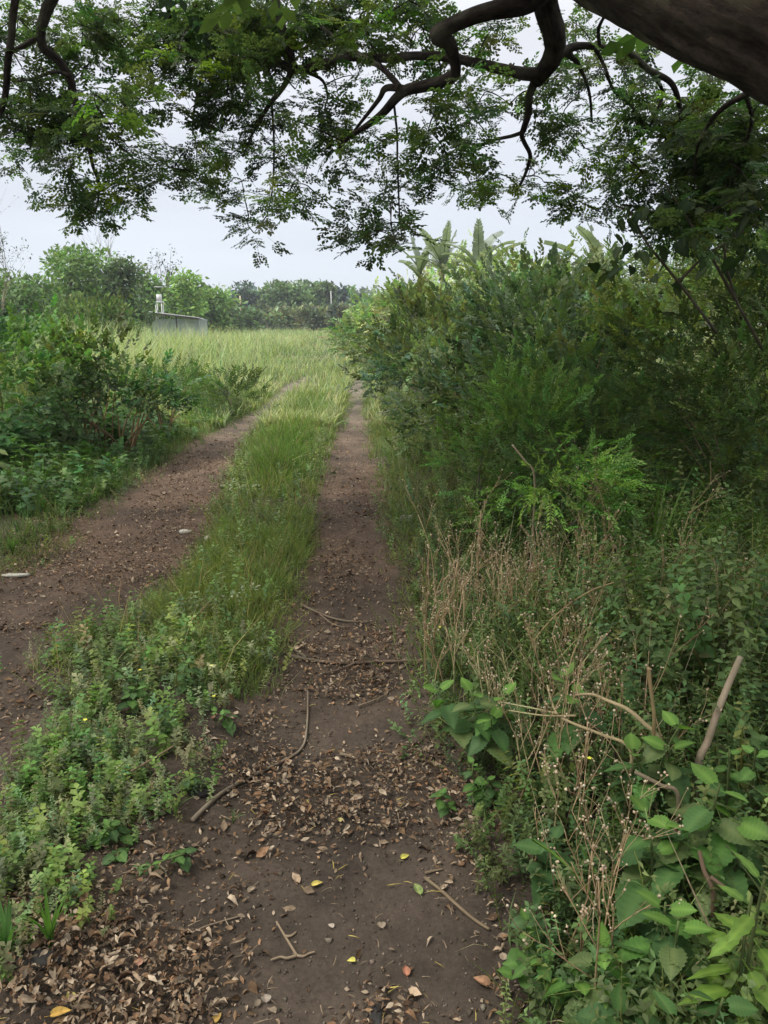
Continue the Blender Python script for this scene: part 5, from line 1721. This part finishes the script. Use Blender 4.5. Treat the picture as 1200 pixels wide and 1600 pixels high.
def corr_sheet(s, p0, p1, z0, z1a, z1b, n=36, amp=.018, th=.01):
    """vertical corrugated sheet between two plan points"""
    p0, p1 = np.array(p0), np.array(p1)
    d = (p1 - p0); nrm = np.array([d[1], -d[0]]) / np.linalg.norm(d)
    V = []
    for side in (0, 1):
        for k in range(n + 1):
            f = k / n
            q = p0 + d * f + nrm * (amp * (1 if k % 2 else -1) + side * th)
            V += [[q[0], q[1], z0], [q[0], q[1], z1a + (z1b - z1a) * f]]
    L_ = []
    m = 2 * (n + 1)
    for side in (0, 1):
        for k in range(n):
            a = side * m + 2 * k
            f = [a, a + 2, a + 3, a + 1]
            L_ += f if side else f[::-1]
    for k in range(n):
        a, b = 2 * k + 1, m + 2 * k + 1
        L_ += [a, a + 2, b + 2, b]
    s.raw(V, L_, np.full(len(L_) // 4, 4), (1, 1, 1))


SY = 46.0
pL, pM, pR = A(239, 515, SY), A(276, 515, SY), A(311, 515, SY)
zt = A(239, 499, SY)[2]
zr0, zr1 = A(240, 490, SY)[2], A(308, 499, SY)[2]
shed = thing('shed', 'low grey corrugated tin shed with a slanting roof at the far left of the meadow', 'shed', (float(pM[0]), SY, 0))
s = Soup(); corr_sheet(s, (pL[0], SY), (pM[0] - .03, SY), -.1, zt, zt + .02); s.build('wall_panel', M_tin, parent=shed)
s = Soup(); corr_sheet(s, (pM[0] + .03, SY + .05), (pR[0], SY + .05), -.1, zt + .05, zt - .02); s.build('wall_panel', M_tin, parent=shed)
s = Soup(); corr_sheet(s, (pL[0], SY + 2.2), (pL[0], SY + .05), -.1, zt, zt); s.build('wall_panel', M_tin, parent=shed)
s = Soup(); corr_sheet(s, (pR[0], SY + .1), (pR[0], SY + 2.2), -.1, zt, zt); s.build('wall_panel', M_tin, parent=shed)
s = Soup(); corr_sheet(s, (pR[0], SY + 2.25), (pL[0], SY + 2.25), -.1, zt, zt); s.build('wall_panel', M_tin, parent=shed)
for x_, z_ in ((pL[0] + .05, zr0 - .04), (pM[0], (zr0 + zr1) / 2 - .04), (pR[0] - .05, zr1 - .05)):
    s = Soup(); s.box((x_, SY + .12, z_ / 2), (.04, .04, z_ / 2)); s.build('post', M_wood, parent=shed)
s = Soup()
n = 40
V = []
for j, yy in enumerate((SY - .35, SY + 2.6)):
    for k in range(n + 1):
        f = k / n
        V.append([pL[0] - .1 + (pR[0] - pL[0] + .1) * f, yy, zr0 + (zr1 - zr0) * f + (.012 if k % 2 else -.012) + (.12 if j == 0 else -.05)])
for j, yy in enumerate((SY - .35, SY + 2.6)):
    for k in range(n + 1):
        v_ = V[j * (n + 1) + k]
        V.append([v_[0], v_[1], v_[2] - .02])
L_ = []
for k in range(n):
    a, b = k, n + 1 + k
    L_ += [a, a + 1, b + 1, b]
    a2, b2 = a + 2 * (n + 1), b + 2 * (n + 1)
    L_ += [b2, b2 + 1, a2 + 1, a2]
    L_ += [a2, a2 + 1, a + 1, a]
s.raw(V, L_, np.full(len(L_) // 4, 4), (1, 1, 1)); s.build('roof', M_roof, parent=shed)
s = Soup(); s.box(((pL[0] + pR[0]) / 2, SY - .3, (zr0 + zr1) / 2 + .02), ((pR[0] - pL[0]) / 2, .03, .03), Rm=np.array([[1, 0, -.0], [0, 1, 0], [(zr1 - zr0) / (pR[0] - pL[0]), 0, 1]])); s.build('beam', M_wood, parent=shed)

# white tank on a stand behind the shed
TY = 46.8
a, b = A(245, 460, TY), A(252, 471, TY)
tk = thing('water_tank', 'small white box tank on a thin stand between the trees behind the shed', 'tank', (float((a[0] + b[0]) / 2), TY, 0))
s = Soup(); s.box(((a[0] + b[0]) / 2, TY, (a[2] + b[2]) / 2), ((b[0] - a[0]) / 2, .16, (a[2] - b[2]) / 2)); s.build('tank_body', M_white, parent=tk)
for sx in (-1, 1):
    for sy in (-1, 1):
        s = Soup(); s.box(((a[0] + b[0]) / 2 + sx * .17, TY + sy * .17, (b[2] - .002) / 2), (.02, .02, (b[2] - .002) / 2)); s.build('leg', M_white, parent=tk)
s = Soup(); s.box(((a[0] + b[0]) / 2, TY, b[2] - .03), (.23, .21, .025)); s.build('platform', M_white, parent=tk)
s = Soup(); s.box(((a[0] + b[0]) / 2 - .05, TY + .3, A(250, 448, TY)[2]), (.22, .2, .02)); s.build('canopy_sheet', M_white, parent=tk)

# posts
def post(label, u, vb, vt, Y, w, tint, mat=M_stick):
    top = A(u, vt, Y)
    o_ = Soup(); o_.tube(np.array([[top[0], Y, -.1], [top[0] + .02, Y, top[2] * .5], [top[0], Y, top[2]]]), w, 8, tint)
    tag(o_.build('post', mat, smooth=True, origin=(top[0], Y, 0)), label, 'post')


post('short white post in front of the grey bush at the meadow end', 538, 520, 504, 60, .07, (1, 1, 1), M_white)
post('pale bare pole against the dark blue-green tree', 375, 515, 462, 84, .08, (1.8, 1.8, 1.7))
post('thin white pole in the middle of the far tree line', 517, 515, 455, 84, .04, (1, 1, 1), M_white)
g = G(503, 533)
s = Soup(); s.tube(np.array([[g[0] - 1.2, g[1], .1], [g[0] + .2, g[1], .18], [g[0] + 1.3, g[1] + .2, .12]]), .13, 8, (.7, .55, .42), ridge=.2)
tag(s.build('fallen_log', M_stick, smooth=True, origin=(g[0], g[1], 0)), 'brown fallen log lying across the grass where the track ends', 'log')

hm, N, L = new_mat('haze')
ho = N('ShaderNodeOutputMaterial'); hv = N('ShaderNodeVolumePrincipled')
hv.inputs['Color'].default_value = (.85, .9, 1, 1); hv.inputs['Density'].default_value = .0008
L(hv.outputs[0], ho.inputs['Volume'])
sh = Soup(); sh.box((0, 120, 10), (350, 180, 12.5))
hz = sh.build('haze', hm, kind='stuff'); tag(hz, 'faint pale haze over the meadow', 'haze')
